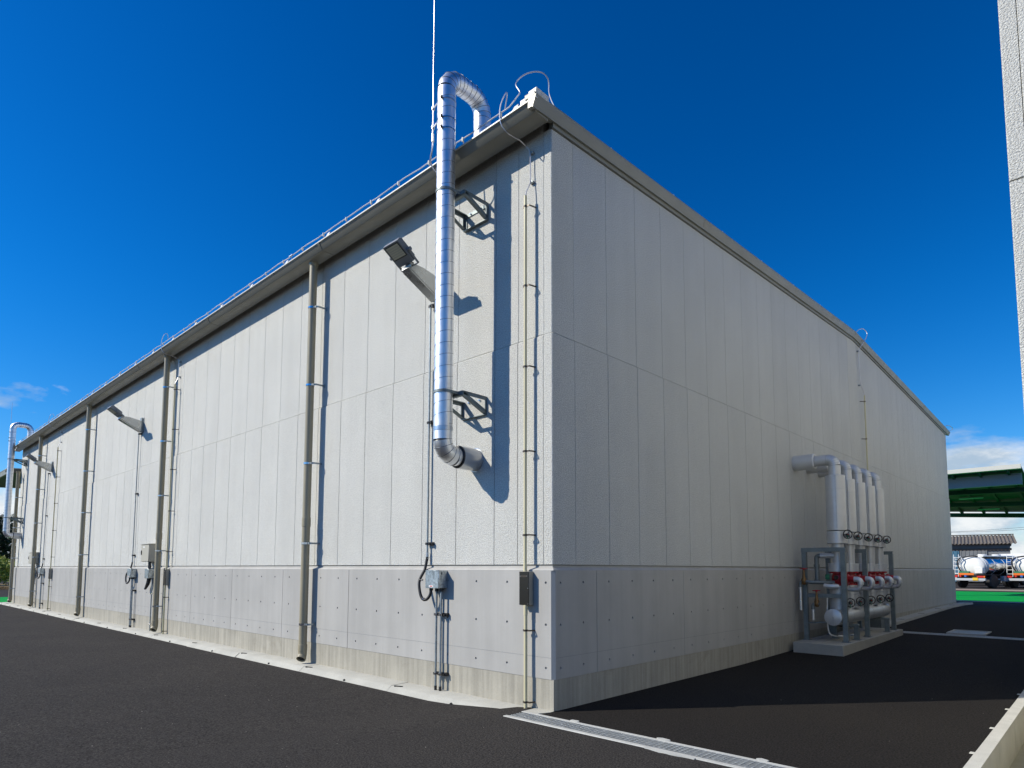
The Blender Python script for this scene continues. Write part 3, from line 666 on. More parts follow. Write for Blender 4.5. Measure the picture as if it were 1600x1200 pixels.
# ------------------------------------------------------------------ spiral exhaust ducts
DY = -0.47
def helix_seam(m, x, y, z0, z1, r, pitch, w):
    n = int((z1 - z0) / pitch * 28); pts = []
    for i in range(n + 1):
        a = 2 * math.pi * i / 28; pts.append((x + r * math.cos(a), y + r * math.sin(a), z0 + (z1 - z0) * i / n))
    m.tube(pts, w, 5)
def gored(m, seam, c, e1, e2, rb, r, a0, a1, gores):
    """lobster-back elbow: straight gores with a raised bead at each joint"""
    pts = arc(c, e1, e2, rb, a0, a1, gores); m.tube(pts, r, 28, cap=False)
    for i, p in enumerate(pts):
        t = (pts[min(i + 1, gores)] - pts[max(i - 1, 0)]).normalized(); seam.torus(p, t, r + .0005, .0028, 28, 6)
    return pts
def spiral_duct(x, label):
    t = thing('exhaust_duct', (x, DY, 2.3), label, 'duct', 'spiral exhaust ducts on the sunlit wall')
    r = 0.099; zc = 2.487; rb = 0.15
    sb = MB(); body = MB().cyl((x, DY, zc + rb), (x, DY, 6.46), r, 32, cap=False).build('duct_pipe', 'spiral_duct', t)
    helix_seam(sb, x, DY, zc + rb + .16, 6.44, r + .0003, 0.1225, .0019)
    sb.build('spiral_seam', 'duct_seam', body)
    # lower elbow into the wall
    m = MB(); s2 = MB(); gored(m, s2, (x, DY + rb, zc + rb), (0, -1, 0), (0, 0, -1), rb, r, 0, R(90), 4)
    m.cyl((x, DY + rb, zc), (x, -.22, zc), r, 28, cap=False); e = m.build('lower_elbow', 'spiral_duct', t); s2.build('gore_seam', 'duct_seam', e)
    MB().cyl((x, -0.26, zc), (x, -0.001, zc), r + .021, 32).build('wall_sleeve', 'collar_paint', t)
    MB().lathe((x, -0.012, zc), (0, 1, 0), [(0, r + .022), (.002, r + .044), (.012, r + .048)], 32).build('wall_flange', 'collar_paint', t)
    MB().torus((x, -0.262, zc), (0, 1, 0), r + .006, .016, 30, 8).build('sealant_ring', 'black_rubber', t)
    # upper return bend to the roof
    ru = 0.17; zu = 6.46; yr = 0.06
    m = MB(); s2 = MB(); gored(m, s2, (x, DY + ru, zu), (0, -1, 0), (0, 0, 1), ru, r, 0, R(90), 4)
    m.cyl((x, DY + ru, zu + ru), (x, yr - ru, zu + ru), r, 28, cap=False)
    gored(m, s2, (x, yr - ru, zu), (0, 0, 1), (0, 1, 0), ru, r, 0, R(90), 4)
    for yy in (DY + ru + .05, DY + ru + .12): s2.torus((x, yy, zu + ru), (0, 1, 0), r, .0022, 28, 6)
    m.cyl((x, yr, zu), (x, yr, rz(yr) + .02), r, 28, cap=False)
    for zz_ in (zu - .07, zu - .19): s2.torus((x, yr, zz_), (0, 0, 1), r, .0022, 28, 6)
    b = m.build('return_bend', 'spiral_duct', t); s2.build('gore_seam', 'duct_seam', b)
    MB().lathe((x, yr, rz(yr) - .02), (0, 0, 1), [(0, r + .10), (.03, r + .035), (.16, r + .004), (.165, r + .0)], 28).build('roof_boot', 'black_rubber', t)
    for zz_, hh in ((zc + rb + .09, .045), (6.30, .02)):
        MB().lathe((x, DY, zz_), (0, 0, 1), [(0, r), (.003, r + .004), (hh, r + .004), (hh + .003, r)], 28, cap=False).build('joint_sleeve', 'galv', t)
    for zz_ in (6.31, 6.10, 5.98):
        c = MB().pipe((x, DY, zz_ - .006), (x, DY, zz_ + .006), r + .0035, .003, 28).build('pipe_band', 'stainless', t)
        MB().box(x + r * .25, x + r * .25 + .03, DY - r - .022, DY - r - .002, zz_ - .012, zz_ + .012, .003).build('band_screw', 'black_iron', c)
    # triangular steel brackets
    for zb in (5.225, 3.055):
        br = bracket_frame(x, zb, t, r)
    return t
def bracket_frame(x, zb, t, r):
    xl, xr = x - .205, x + .175; z1, z0 = zb + .095, zb - .095; yf = -0.355; w = .040
    b = MB()
    for xx in (xl, xr):
        b.bar((xx, -.003, z1 - w / 2), (xx, yf, z1 - w / 2), .008, w, (0, 0, 1)).bar((xx + (.016 if xx < x else -.016), -.003, z1 - .004), (xx + (.016 if xx < x else -.016), yf, z1 - .004), .040, .008, (0, 0, 1))
    fr = b.build('support_bracket', 'steel_frame', t)
    for xx in (xl, xr):
        s_ = 1 if xx < x else -1
        MB().bar((xx, yf + .01, z1 - w * .7), (xx, -.02, z0 + w * .5), .008, w, (0, 0, 1)).bar((xx + .018 * s_, yf + .01, z1 - w * 1.1), (xx + .018 * s_, -.02, z0 + .004), .036, .008, (0, 0, 1)).build('brace', 'steel_frame', fr)
        MB().box(xx - .004, xx + .004, -w, -.002, z0, z1 - w).box(xx, xx + .036 * s_, -.010, -.002, z0, z1 - w).build('wall_bar', 'steel_frame', fr)
    MB().box(xl + .041, xr - .041, -.010, -.002, z1 - w, z1).box(xl, xr, -w, -.002, z0 - .008, z0).build('wall_bar', 'steel_frame', fr)
    MB().box(xl + .004, xr - .004, yf - .008, yf, z1 - w, z1).box(xl + .004, xr - .004, yf, yf + w, z1 - w - .007, z1 - w).build('front_bar', 'steel_frame', fr)
    m = MB().pipe((x, DY, z1 - .030), (x, DY, z1 - .002), r + .007, .005, 28)
    for s_ in (-1, 1): m.bar((x + s_ * (r + .004), DY + .02, z1 - .016), (x + s_ * (r + .012), yf - .007, z1 - .016), .006, .028, (0, 0, 1))
    m.build('duct_clamp', 'steel_frame', fr)
    for xx in (x - .1, x + .07): MB().cyl((xx, -.010, z1 - .02), (xx, -.026, z1 - .02), .009, 6).build('bolt', 'stainless', fr)
    return fr
spiral_duct(-1.075, 'shiny spiral exhaust duct rising over the eave beside the near corner')
spiral_duct(-25.62, 'distant spiral exhaust duct at the far left end of the sunlit wall')

# lightning masts clamped to the ducts
def mast(x, ztop, label):
    mx, my = x - .165, DY - .05
    t = thing('lightning_mast', (mx, my, 5.9), label, 'lightning mast', 'lightning masts beside the ducts')
    MB().cyl((mx, my, 5.98), (mx, my, ztop), .0075, 10).build('rod', 'mast_alu', t)
    MB().cyl((mx, my, 5.93), (mx, my, 6.02), .015, 10).build('terminal', 'cable_alu', t)
    MB().tube(spline([(mx, my, 5.95), (mx - .01, my, 5.85), (mx - .07, my + .03, 5.75), (mx - .06, my + .10, 5.66), (mx + .0, my + .18, 5.68), (mx + .03, my + .27, 5.95), (mx + .01, -.2, 6.07)], 5), .008, 8).build('cable_tail', 'cable_alu', t)
    for z in (6.31, 6.09):
        MB().bar((mx, my, z), (x - .075, DY - .07, z), .012, .012, (0, 0, 1)).cyl((mx, my, z - .014), (mx, my, z + .014), .018, 10).build('clamp', 'galv', t)
mast(-1.075, 13.5, 'tall thin bright lightning mast clamped to the near duct, running out of frame')
mast(-25.62, 7.45, 'short lightning mast clamped to the far duct')

# ------------------------------------------------------------------ floodlights on bracket arms
def floodlight(x, label):
    t = thing('floodlight', (x, 0, 4.4), label, 'floodlight', 'floodlights on the sunlit wall')
    MB().box(x - .075, x + .075, -.014, -.001, 4.42, 4.775, .003).box(x - .05, x + .05, -.055, -.0135, 4.435, 4.765, .004).build('wall_plate', 'galv_dull', t)
    hw = .062
    arm = [(-.055, 4.455), (-.055, 4.690), (-.30, 4.735), (-.455, 4.735), (-.475, 4.715), (-.475, 4.672), (-.455, 4.655)]
    MB().prism(arm, 'x', x - hw, x + hw).build('arm', 'arm_grey', t)
    MB().prism([(a - .012 if i not in (0,) else a, b - .006) for i, (a, b) in enumerate(((-.056, 4.452), (-.445, 4.652), (-.475, 4.672), (-.475, 4.700), (-.485, 4.70), (-.49, 4.67), (-.46, 4.644), (-.056, 4.438)))], 'x', x - hw - .002, x + hw + .002).build('arm_edge', 'arm_grey', t)
    for i, yy in enumerate((-.40, -.43)): MB().cyl((x + .015 * i - .01, yy, 4.68), (x + .015 * i - .01, yy - .004, 4.668 - .01), .008, 8).build('bolt', 'black_iron', t)
    # lamp head: d = along the head outward and up, n = the way it shines (down and out)
    d = Vector((0, -.83, .56)); n = Vector((0, -.56, -.83)); ex = Vector((1, 0, 0)); c0 = Vector((x, -.475, 4.745)); L, W, T = .27, .27, .055
    def P(a, u, v): return c0 + ex * a + d * u + n * v
    def hb(m, a0, a1, u0, u1, v0, v1):
        vs = [P(a, u, v) for v in (v0, v1) for u in (u0, u1) for a in (a0, a1)]
        return m.add(vs, [(0, 2, 3, 1), (4, 5, 7, 6), (0, 1, 5, 4), (2, 6, 7, 3), (0, 4, 6, 2), (1, 3, 7, 5)])
    head = hb(MB(), -W / 2, W / 2, 0.0, L, -T * .5, T * .5)
    hd = head.build('lamp_housing', 'lamp_grey', t)
    m = MB()
    for i in range(9): hb(m, -W / 2 + .02 + i * (W - .044) / 8, -W / 2 + .025 + i * (W - .044) / 8, .02, L - .02, -T * .5 - .035, -T * .5 + .001)
    m.build('cooling_fin', 'lamp_grey', hd)
    hb(MB(), -W / 2 + .02, W / 2 - .02, .085, L - .015, T * .5, T * .5 + .003).build('gasket', 'lamp_gasket', hd)
    g = hb(MB(), -W / 2 + .032, W / 2 - .032, .097, L - .027, T * .5 + .0032, T * .5 + .006).build('lens', 'lamp_glass', hd)
    m = MB()
    for i in range(1, 6): hb(m, -W / 2 + .034, W / 2 - .034, .097 + i * (L - .124) / 6 - .0015, .097 + i * (L - .124) / 6 + .0015, T * .5 + .0061, T * .5 + .0075)
    m.build('lens_rib', 'lamp_grey', g)
    m = MB(); pv = .12
    for s_ in (-1, 1):
        m.bar(P(s_ * (W / 2 + .012), -.055, 0), P(s_ * (W / 2 + .012), pv + .015, -.01), .028, .006, tuple(ex))
    m.bar(P(-W / 2 - .015, -.052, 0), P(W / 2 + .015, -.052, 0), .028, .006, tuple(d)).bar(P(0, -.05, 0), P(0, -.005, .0), .05, .05)
    m.build('yoke', 'lamp_grey', t)
    for s_ in (-1, 1): MB().cyl(P(s_ * (W / 2 - .002), pv, -.01), P(s_ * (W / 2 + .045), pv, -.01), .022, 12).build('pivot_knob', 'lamp_grey', t)
    MB().tube(spline([P(.03, .0, -.02), P(.05, -.04, -.03), Vector((x + .04, -.44, 4.75)), Vector((x + .03, -.40, 4.735))], 5), .007, 8).build('supply_cable', 'black_rubber', t)
    return t
FLX = (-1.72, -12.30, -21.22)
f0 = floodlight(FLX[0], 'grey floodlight on an angled arm, half hidden by the near spiral duct')
for xx, lb in ((FLX[1], 'grey floodlight on an angled arm between the second and third downpipes'), (FLX[2], 'grey floodlight on an angled arm beside the fourth downpipe, farthest of the three')):
    copy_tree(f0, (xx, 0, 4.4), lb)

# electrical feed of each floodlight: conduit, flexible hose, galvanised box, twin risers
def feed(x, label, far=False):
    t = thing('conduit_run', (x, 0, 0), label, 'conduit', 'floodlight conduits')
    cx = x - .105; cy = -.045
    MB().cyl((cx, cy, 1.46), (cx, cy, 4.435), .0115, 12).build('conduit', 'galv_dull', t)
    MB().cyl((cx, cy, 1.43), (cx, cy, 1.50), .016, 12).build('fitting', 'galv', t)
    for z in (4.405, 3.01, 1.60):
        b = MB().pipe((cx, cy, z - .012), (cx, cy, z + .012), .018, .006, 12)
        b.box(cx - .028, cx - .012, cy - .012, cy + .012, z - .014, z + .014).box(cx + .012, cx + .085, cy - .006, -.002, z - .018, z + .018, .004).cyl((cx + .05, cy - .002, z), (cx + .05, cy - .026, z), .011, 6)
        b.build('conduit_clip', 'black_iron' if not far else 'galv_dull', t)
    bx = x + .235; b0, b1, bz0, bz1, by = x + .035, x + .255, 1.105, 1.296, -.176
    MB().tube(spline([(cx, cy, 1.45), (cx - .005, cy - .01, 1.38), (cx - .01, -.075, 1.30), (cx - .005, -.15, 1.18), (cx + .03, -.17, 1.06), (cx + .075, -.17, .985), (cx + .135, -.16, .975), (cx + .175, -.14, 1.03), (cx + .18, -.13, 1.11)], 7), .0165, 12).build('flexible_hose', 'black_rubber', t)
    MB().cyl((cx + .18, -.13, 1.075), (cx + .18, -.13, 1.104), .022, 10).build('hose_gland', 'black_rubber', t)
    MB().torus((cx + .10, -.166, .974), (1, 0, .1), .0168, .005, 16, 6).torus((cx, -.145, 1.185), (0, .5, 1), .0168, .006, 16, 6).build('hose_tie', 'stainless', t)
    bo = MB().box(b0, b1, by, -.051, bz0, bz1, .003).build('junction_box', 'box_galv', t)
    MB().box(b0 - .004, b1 + .004, by - .004, by + .018, bz0 - .004, bz1 + .004, .003).build('box_lid', 'box_galv', bo)
    st = MB().box(b0 + .06, b0 + .135, by - .0052, by - .0042, bz0 + .008, bz0 + .03).build('label_sticker', 'sticker_white', bo)
    MB().box(b0 + .078, b0 + .118, by - .0060, by - .0053, bz0 + .014, bz0 + .024).build('printed_mark', 'sticker_red', bo)
    MB().box(b1 + .003, b1 + .006, -.14, -.13, bz1 - .045, bz1 - .02).build('lid_catch', 'black_iron', bo)
    for xx in (x + .145, x + .222):
        MB().cyl((xx, -.11, .03), (xx, -.11, 1.105), .0125, 12).build('conduit', 'galv_dull', t)
        MB().cyl((xx, -.11, .0), (xx, -.11, .045), .0155, 12).build('end_sleeve', 'black_rubber', t)
        MB().cyl((xx, -.11, 1.065), (xx, -.11, 1.104), .021, 10).build('gland', 'black_iron', t)
        for z in (.815, .175):
            MB().pipe((xx, -.11, z - .012), (xx, -.11, z + .012), .019, .006, 12).box(xx - .030, xx - .012, -.122, -.098, z - .013, z + .013).build('conduit_clip', 'stainless', t)
    for z in (.815, .175):
        MB().box(x + .13, x + .29, -.085, -.075, z - .018, z + .018).box(x + .262, x + .288, -.076, -.045, z - .018, z + .018).cyl((x + .265, -.084, z), (x + .265, -.108, z), .011, 6).build('clip_rail', 'black_iron', t)
    return t
e0 = feed(FLX[0] , 'grey conduit, black hose and galvanised box below the nearest floodlight')
for xx, lb in ((FLX[1], 'conduit, hose and galvanised box below the second floodlight, left of the cream cabinet'), (FLX[2] - .25, 'thin conduit run below the farthest floodlight')):
    copy_tree(e0, (xx, 0, 0), lb)

# ------------------------------------------------------------------ lightning conductors: cream conduit, test box, loose tail
def down_conductor(x, label):
    t = thing('down_conductor', (x, 0, 0), label, 'down conductor', 'lightning down conductors')
    y1, y2 = -.09, -.11
    MB().cyl((x, y1, 1.285), (x, y1, 5.105), .0165, 14).build('conduit', 'pipe_cream', t)
    MB().cyl((x + .005, y1 - .006, 1.28), (x, y1, 1.36), .019, 14).build('socket', 'pipe_cream', t)
    MB().cyl((x + .024, y2, .0), (x + .024, y2, .97), .0175, 14).build('conduit', 'pipe_cream', t)
    MB().cyl((x + .024, y2, .875), (x + .024, y2, .967), .020, 14).build('socket', 'pipe_cream', t)
    b = MB().box(x - .042, x + .075, -.120, -.051, .967, 1.292, .005).build('test_box', 'box_beige', t)
    MB().box(x - .045, x + .078, -.127, -.1195, .970, 1.290, .002).build('box_cover', 'black_gloss', b)
    MB().box(x - .022, x + .052, -.1295, -.1272, 1.236, 1.256).build('name_plate', 'clamp_brown', b)
    for xx, zz_ in ((x - .028, 1.246), (x + .058, 1.246), (x - .038, 1.13), (x + .07, 1.13), (x - .038, .98), (x + .07, .98)):
        MB().cyl((xx, -.1272, zz_), (xx, -.131, zz_), .005, 8).build('screw', 'stainless', b)
    for z in (4.99, 4.155, 3.323, 2.471, 1.645, .729, .057):
        up = z > 1.3; xx, yy, wy = (x, y1, 0.0) if up else (x + .024, y2, -.05)
        MB().pipe((xx, yy, z - .009), (xx, yy, z + .009), .020, .005, 14).box(xx - .026, xx - .014, yy - .009, yy + .009, z - .01, z + .01).bar((xx + .015, yy, z), (xx + .05, yy + .004, z), .005, .016, (0, 0, 1)).bar((xx + .048, yy + .002, z), (xx + .066, wy - .001, z), .005, .014, (0, 0, 1)).build('conduit_clip', 'clamp_brown', t)
    MB().tube(spline([(x, y1, 5.09), (x + .004, y1 + .01, 5.15), (x + .018, -.055, 5.22), (x + .022, -.04, 5.28), (x + .018, -.035, 5.44), (x + .014, -.04, 5.60), (x - .02, -.06, 5.66), (x - .03, -.14, 5.688), (x - .06, -.22, 5.706), (x - .08, -.29, 5.727), (x - .105, -.335, 5.79), (x - .115, -.35, 5.875), (x - .10, -.35, 6.00), (x - .06, -.32, 6.117), (x - .11, -.25, 6.16), (x - .19, -.20, 6.075)], 5), .0056, 8).build('cable', 'cable_alu', t)
    for z in (5.59, 5.27): MB().box(x + .004, x + .046, -.034, -.001, z - .012, z + .012, .003).build('cable_clip', 'galv_dull', t)
    return t
DCX = (-.272, -10.065, -20.2)
c0_ = down_conductor(DCX[0], 'cream conduit with black-fronted test box on the wall at the near corner')
for xx, lb in ((DCX[1], 'cream conduit with test box close to the right of the second downpipe'), (DCX[2], 'cream conduit with test box between the third and fourth downpipes')):
    copy_tree(c0_, (xx, 0, 0), lb)

# cable along the eave on small posts
rc = thing('roof_cable', (-13, -.2, 5.95), 'aluminium lightning cable on small posts along the eave', 'cable')
pts = []; xx = -0.40; i = 0
while xx > -WL: pts.append((xx, -.20 + .004 * math.sin(i * 1.7), 6.068 + .006 * math.sin(i * 2.3))); xx -= .2945; i += 1
MB().tube(pts, .0066, 8).build('cable', 'cable_alu', rc)
xx = -.52; k = 0; post = None
while xx > -WL + .1:
    if post is None:
        post = MB().box(xx - .008, xx + .008, -.212, -.188, 6.03, 6.082, .003).bar((xx, -.20, 6.035), (xx - .0, -.13, 5.975), .010, .006).build('cable_post', 'gutter_lip', rc); px0 = xx
    else: put('cable_post', post.data, (xx - px0 - 13, -.2, 5.95), rc)
    xx -= .59; k += 1
m = MB()
for xx in (-4.95, -9.0, -16.5): m.cyl((xx, -.2, 6.07), (xx - .1, -.2, 6.07), .013, 10).bar((xx - .05, -.2, 6.065), (xx - .14, -.12, 5.99), .008, .008)
m.build('cable_joint', 'galv', rc)
vc = thing('verge_cable', (-.1, 5, 6.0), 'aluminium lightning cable looping over the corner and along the gable verge', 'cable')
m = MB().tube(spline([(-0.40, -0.2, 6.068), (-0.333, -0.2, 6.10), (-0.271, -0.19, 6.147), (-0.271, -0.18, 6.181), (-0.335, -0.16, 6.283), (-0.367, -0.13, 6.354), (-0.345, -0.1, 6.416), (-0.292, -0.06, 6.456), (-0.203, -0.02, 6.454), (-0.132, 0.02, 6.425), (-0.106, 0.06, 6.384), (-0.109, 0.09, 6.334), (-0.12, 0.11, 6.24), (-0.07, 0.13, 6.09), (-0.0, 0.17, 6.0), (.02, .30, 5.995)], 5), .0066, 8)
m.build('cable', 'cable_alu', vc)
pts = [(0.02, .25 + .5 * i, fb(.25 + .5 * i) + .172) for i in range(40)]
MB().tube(pts, .007, 8).build('cable', 'cable_alu', vc)
for i in range(0, 14): MB().box(.008, .032, 1.0 + 1.4 * i, 1.02 + 1.4 * i, fb(1 + 1.4 * i) + .14, fb(1 + 1.4 * i) + .185, .003).build('cable_post', 'gutter_lip', vc)

# the conductor on the gable
gc = thing('gable_conductor', (.06, 10.5, 0), 'cream conduit with bare tail running down the shaded gable behind the risers', 'down conductor', 'lightning down conductors')
MB().cyl((.075, 10.57, .25), (.075, 10.57, 5.12), .0155, 12).build('conduit', 'pipe_cream', gc)
for z in (4.98, 4.15, 3.32, 2.47, 1.65): MB().pipe((.075, 10.57, z - .01), (.075, 10.57, z + .01), .021, .005, 12).bar((.06, 10.55, z), (.001, 10.48, z), .006, .016, (0, 0, 1)).build('conduit_clip', 'clamp_brown', gc)
MB().tube(spline([(.075, 10.57, 5.11), (.065, 10.53, 5.22), (.04, 10.46, 5.35), (.035, 10.43, 5.6), (.035, 10.41, 6.0), (.06, 10.42, 6.14), (.11, 10.55, 6.30), (.12, 10.75, 6.46), (.10, 10.90, 6.60), (.06, 10.80, 6.68), (.03, 10.6, 6.63), (.02, 10.45, 6.55), (.02, 10.3, 6.47)], 5), .008, 8).build('cable', 'cable_alu', gc)
for z in (6.08, 5.32): MB().box(.001, .045, 10.39, 10.45, z - .012, z + .012, .003).build('cable_clip', 'galv_dull', gc)
tg = thing('corner_cable', (.05, 20.2, 5.9), 'short loop of cable at the far end of the gable verge', 'cable')
MB().tube(spline([(.02, 20.05, 5.97), (.03, 20.25, 6.06), (.05, 20.7, 6.13), (.07, 21.1, 6.12), (.06, 21.15, 6.07), (.04, 20.8, 5.99), (.03, 20.5, 5.95)], 5), .009, 8).build('cable', 'cable_alu', tg)

# ------------------------------------------------------------------ cream cabinets
def cabinet(x, label):
    t = thing('control_cabinet', (x, 0, 0), label, 'cabinet', 'cream cabinets on the sunlit wall')
    x0, x1, z0, z1, yf = x - .24, x + .24, 1.447, 1.815, -.215
    MB().box(x0, x1, yf + .012, -.02, z0, z1, .004).build('cabinet_body', 'cabinet_cream', t)
    d = MB().box(x0 + .002, x1 - .002, yf, yf + .0115, z0 + .006, z1 - .012, .003).build('door', 'cabinet_cream', t)
    MB().box(x0 + .025, x0 + .05, yf - .014, yf, z0 + .15, z0 + .24, .003).build('handle', 'black_iron', d)
    MB().box(x0 + .12, x0 + .23, yf - .001, yf - .0002, z1 - .075, z1 - .045).build('label_sticker', 'sticker_white', d)
    MB().prism([(yf - .014, z1 - .004), (yf - .014, z1 + .006), (-.015, z1 + .018), (-.015, z1 + .0005)], 'x', x0 - .012, x1 + .012).build('rain_hood', 'cabinet_cream', t)
    b = MB().box(x - .07, x + .15, -.172, -.051, 1.10, 1.292, .004).build('junction_box', 'box_galv', t)
    MB().box(x - .074, x + .154, -.177, -.160, 1.096, 1.296, .003).build('box_lid', 'box_galv', b)
    for xx in (x + .0, x + .07): MB().cyl((xx, -.12, 1.293), (xx, -.12, 1.446), .019, 10).build('cable_neck', 'black_rubber', t)
    for k in (0, 1): MB().tube(spline([(x - .02 + .06 * k, -.13, 1.098), (x - .03 + .06 * k, -.135, 1.02), (x - .09 + .05 * k, -.14, .92), (x - .14 + .05 * k, -.14, .87), (x - .15 + .05 * k, -.12, .89), (x - .06 + .05 * k, -.10, .98), (x + .03 + .05 * k, -.10, 1.098)], 6), .014, 10).build('flexible_hose', 'black_rubber', t)
    MB().cyl((x + .12, -.085, .0), (x + .12, -.085, 1.10), .0125, 12).build('conduit', 'galv_dull', t)
    for z in (.78, .15): MB().box(x + .10, x + .14, -.105, -.051, z - .014, z + .014, .003).build('conduit_clip', 'stainless', t)
    return t
k0 = cabinet(-11.02, 'cream control cabinet with galvanised box below, next to the second downpipe')
copy_tree(k0, (-22.62, 0, 0), 'distant cream control cabinet half behind the fourth downpipe')

# ------------------------------------------------------------------ concrete pad and the riser pipes on the shaded gable
PZ = 0.185
pad = tag(MB().box(0.13, 0.86, 5.72, 9.38, -0.1, PZ, .008).build('concrete_pad', 'pad_concrete'), 'rectangular concrete pad under the silver riser pipes', 'concrete pad')
RX = 0.64
RY = [6.39, 7.02, 7.63, 8.24, 8.84]
def handwheel(m_wheel, c, axis, r):
    c = Vector(c); a = Vector(axis).normalized(); u, v, _ = basis(a)
    m_wheel.torus(c, a, r, r * .13, 20, 6)
    for k in range(3):
        t = 2 * math.pi * k / 3; e = u * math.cos(t) + v * math.sin(t)
        m_wheel.bar(c - a * .01, c + e * r, .010, .008)
    m_wheel.cyl(c - a * .03, c + a * .012, .014, 8)
rl = ['thickest of the five silver riser pipes, nearest the corner, with long wall sleeve', 'second silver riser pipe from the near end of the pad', 'middle silver riser pipe of the five', 'fourth silver riser pipe from the near end of the pad', 'farthest of the five silver riser pipes, beside the cream gable conduit']
for i, y in enumerate(RY):
    t = thing('riser_pipe', (RX, y, .69), rl[i], 'pipe', 'silver riser pipes on the pad')
    big = i == 0
    rn, rj, rc_ = (.090, .148, .152) if big else (.078, .121, .130)
    ze = 3.105; re = .105 if big else .10
    MB().cyl((.001, y, ze), (.33 if big else .36, y, ze), .130 if big else .105, 24).build('wall_sleeve', 'jacket_alu', t)
    MB().torus((.335 if big else .363, y, ze), (1, 0, 0), (.130 if big else .105) - .018, .017, 24, 6).build('sleeve_sealant', 'sticker_white', t)
    m = MB(); s2 = MB(); m.cyl((.30, y, ze), (RX - re, y, ze), rn, 24, cap=False)
    pts = arc((RX - re, y, ze - re), (0, 0, 1), (1, 0, 0), re, 0, R(90), 6); m.tube(pts, rn, 24, cap=False)
    for k, p in enumerate(pts):
        tt = (pts[min(k + 1, 6)] - pts[max(k - 1, 0)]).normalized(); s2.torus(p, tt, rn, .0025, 24, 5)
    m.cyl((RX, y, ze - re), (RX, y, 2.80), rn, 24, cap=False)
    e = m.build('elbow', 'jacket_alu', t); s2.build('gore_seam', 'galv_dull', e)
    j = MB().lathe((RX, y, 1.945), (0, 0, 1), [(0, rn), (.001, rj), (.885, rj), (.892, rj - .006), (.893, rn)], 28).build('jacket', 'jacket_alu', t)
    s2 = MB()
    for z in (2.168, 2.611): s2.torus((RX, y, z), (0, 0, 1), rj, .0022, 28, 5)
    s2.bar((RX + rj * .3, y - rj * .955, 1.95), (RX + rj * .3, y - rj * .955, 2.83), .012, .003, (0, 1, 0)); s2.build('jacket_seam', 'galv', j)
    MB().lathe((RX, y, 1.735), (0, 0, 1), [(0, rn), (.002, rc_), (.196, rc_), (.199, rn)], 28).build('valve_cover', 'jacket_alu', t)
    MB().cyl((RX, y, 1.41), (RX, y, 1.74), rn * .98, 24, cap=False).build('pipe', 'jacket_alu', t)
    MB().lathe((RX, y, 1.283), (0, 0, 1), [(0, rn), (.002, rc_ - .004), (.136, rc_ - .004), (.139, rn)], 28).build('flange_cover', 'jacket_alu', t)
    # upper gear-operated valve handle
    g = MB().box(RX + rc_ - .03, RX + rc_ + .04, y - .03, y + .03, 1.835, 1.90, .01).cyl((RX + rc_ + .02, y - .03, 1.868), (RX + rc_ + .02, y - .085, 1.868), .028, 12, .018).cyl((RX + rc_ + .02, y - .085, 1.868), (RX + rc_ + .035, y - .115, 1.868), .010, 8).build('gear_box', 'pipe_grey', t)
    m = MB(); handwheel(m, (RX + rc_ + .04, y - .12, 1.872), (.75, -1, 0), .066); m.build('handwheel', 'black_iron', t)
    MB().box(RX + rc_ + .036, RX + rc_ + .046, y - .136, y - .126, 1.80, 1.86).build('valve_tag', 'valve_green', t)
    MB().cyl((RX + rc_ + .045, y - .128, 1.868), (RX + rc_ + .052, y - .138, 1.868), .008, 8).build('position_mark', 'valve_red', t)
    # red alarm valve
    rr = .105 if big else .088
    v = MB().lathe((RX, y, 1.06), (0, 0, 1), [(0, rr * .7), (.0, rr + .03), (.025, rr + .03), (.026, rr * .8), (.07, rr), (.15, rr), (.194, rr * .8), (.195, rr + .03), (.222, rr + .03), (.2225, rr * .7)], 20).build('alarm_valve', 'valve_red', t)
    MB().cyl((RX + .04, y - .03, 1.165), (RX + .235, y - .03, 1.165), .052, 16).cyl((RX + .115, y - .03, 1.165), (RX + .133, y - .03, 1.165), .080, 6).cyl((RX + .138, y - .03, 1.165), (RX + .155, y - .03, 1.165), .080, 16).build('side_outlet', 'valve_red', v)
    for k in range(4):
        a = R(45 + 90 * k); MB().cyl((RX + (rr + .016) * math.cos(a), y + (rr + .016) * math.sin(a), 1.05), (RX + (rr + .016) * math.cos(a), y + (rr + .016) * math.sin(a), 1.10), .010, 6).build('flange_bolt', 'black_iron', v)
    MB().tube([(RX + .225, y - .03, 1.165)] + arc((RX + .27, y - .03, 1.11), (0, 0, 1), (1, 0, 0), .055, 0, R(90), 5) + [(RX + .325, y - .03, 1.075)] , .043, 14).build('drain_elbow', 'jacket_alu', t)
    MB().tube(arc((RX + .255, y - .03, 1.07), (1, 0, 0), (0, 0, -1), .065, 0, R(80), 5) + [(RX + .10, y - .02, 1.0)], .036, 12).build('drain_pipe', 'jacket_alu', t)
    MB().lathe((RX, y, .91), (0, 0, 1), [(0, rn), (.002, rc_ - .012), (.15, rc_ - .012), (.152, rn)], 24).build('lower_jacket', 'jacket_alu', t)
    MB().lathe((RX, y, .685), (0, 0, 1), [(0, rn), (.002, rc_ - .004), (.222, rc_ - .004), (.224, rn)], 24).build('lower_jacket', 'jacket_alu', t)
    MB().box(RX + rc_ - .03, RX + rc_ + .04, y - .03, y + .03, .765, .825, .01).cyl((RX + rc_ + .02, y - .03, .793), (RX + rc_ + .02, y - .085, .793), .026, 12, .016).build('gear_box', 'pipe_grey', t)
    m = MB(); handwheel(m, (RX + rc_ + .04, y - .12, .798), (.75, -1, 0), .066); m.build('handwheel', 'black_iron', t)
    MB().box(RX + rc_ + .036, RX + rc_ + .046, y - .136, y - .126, .715, .785).build('valve_tag', 'valve_green', t)
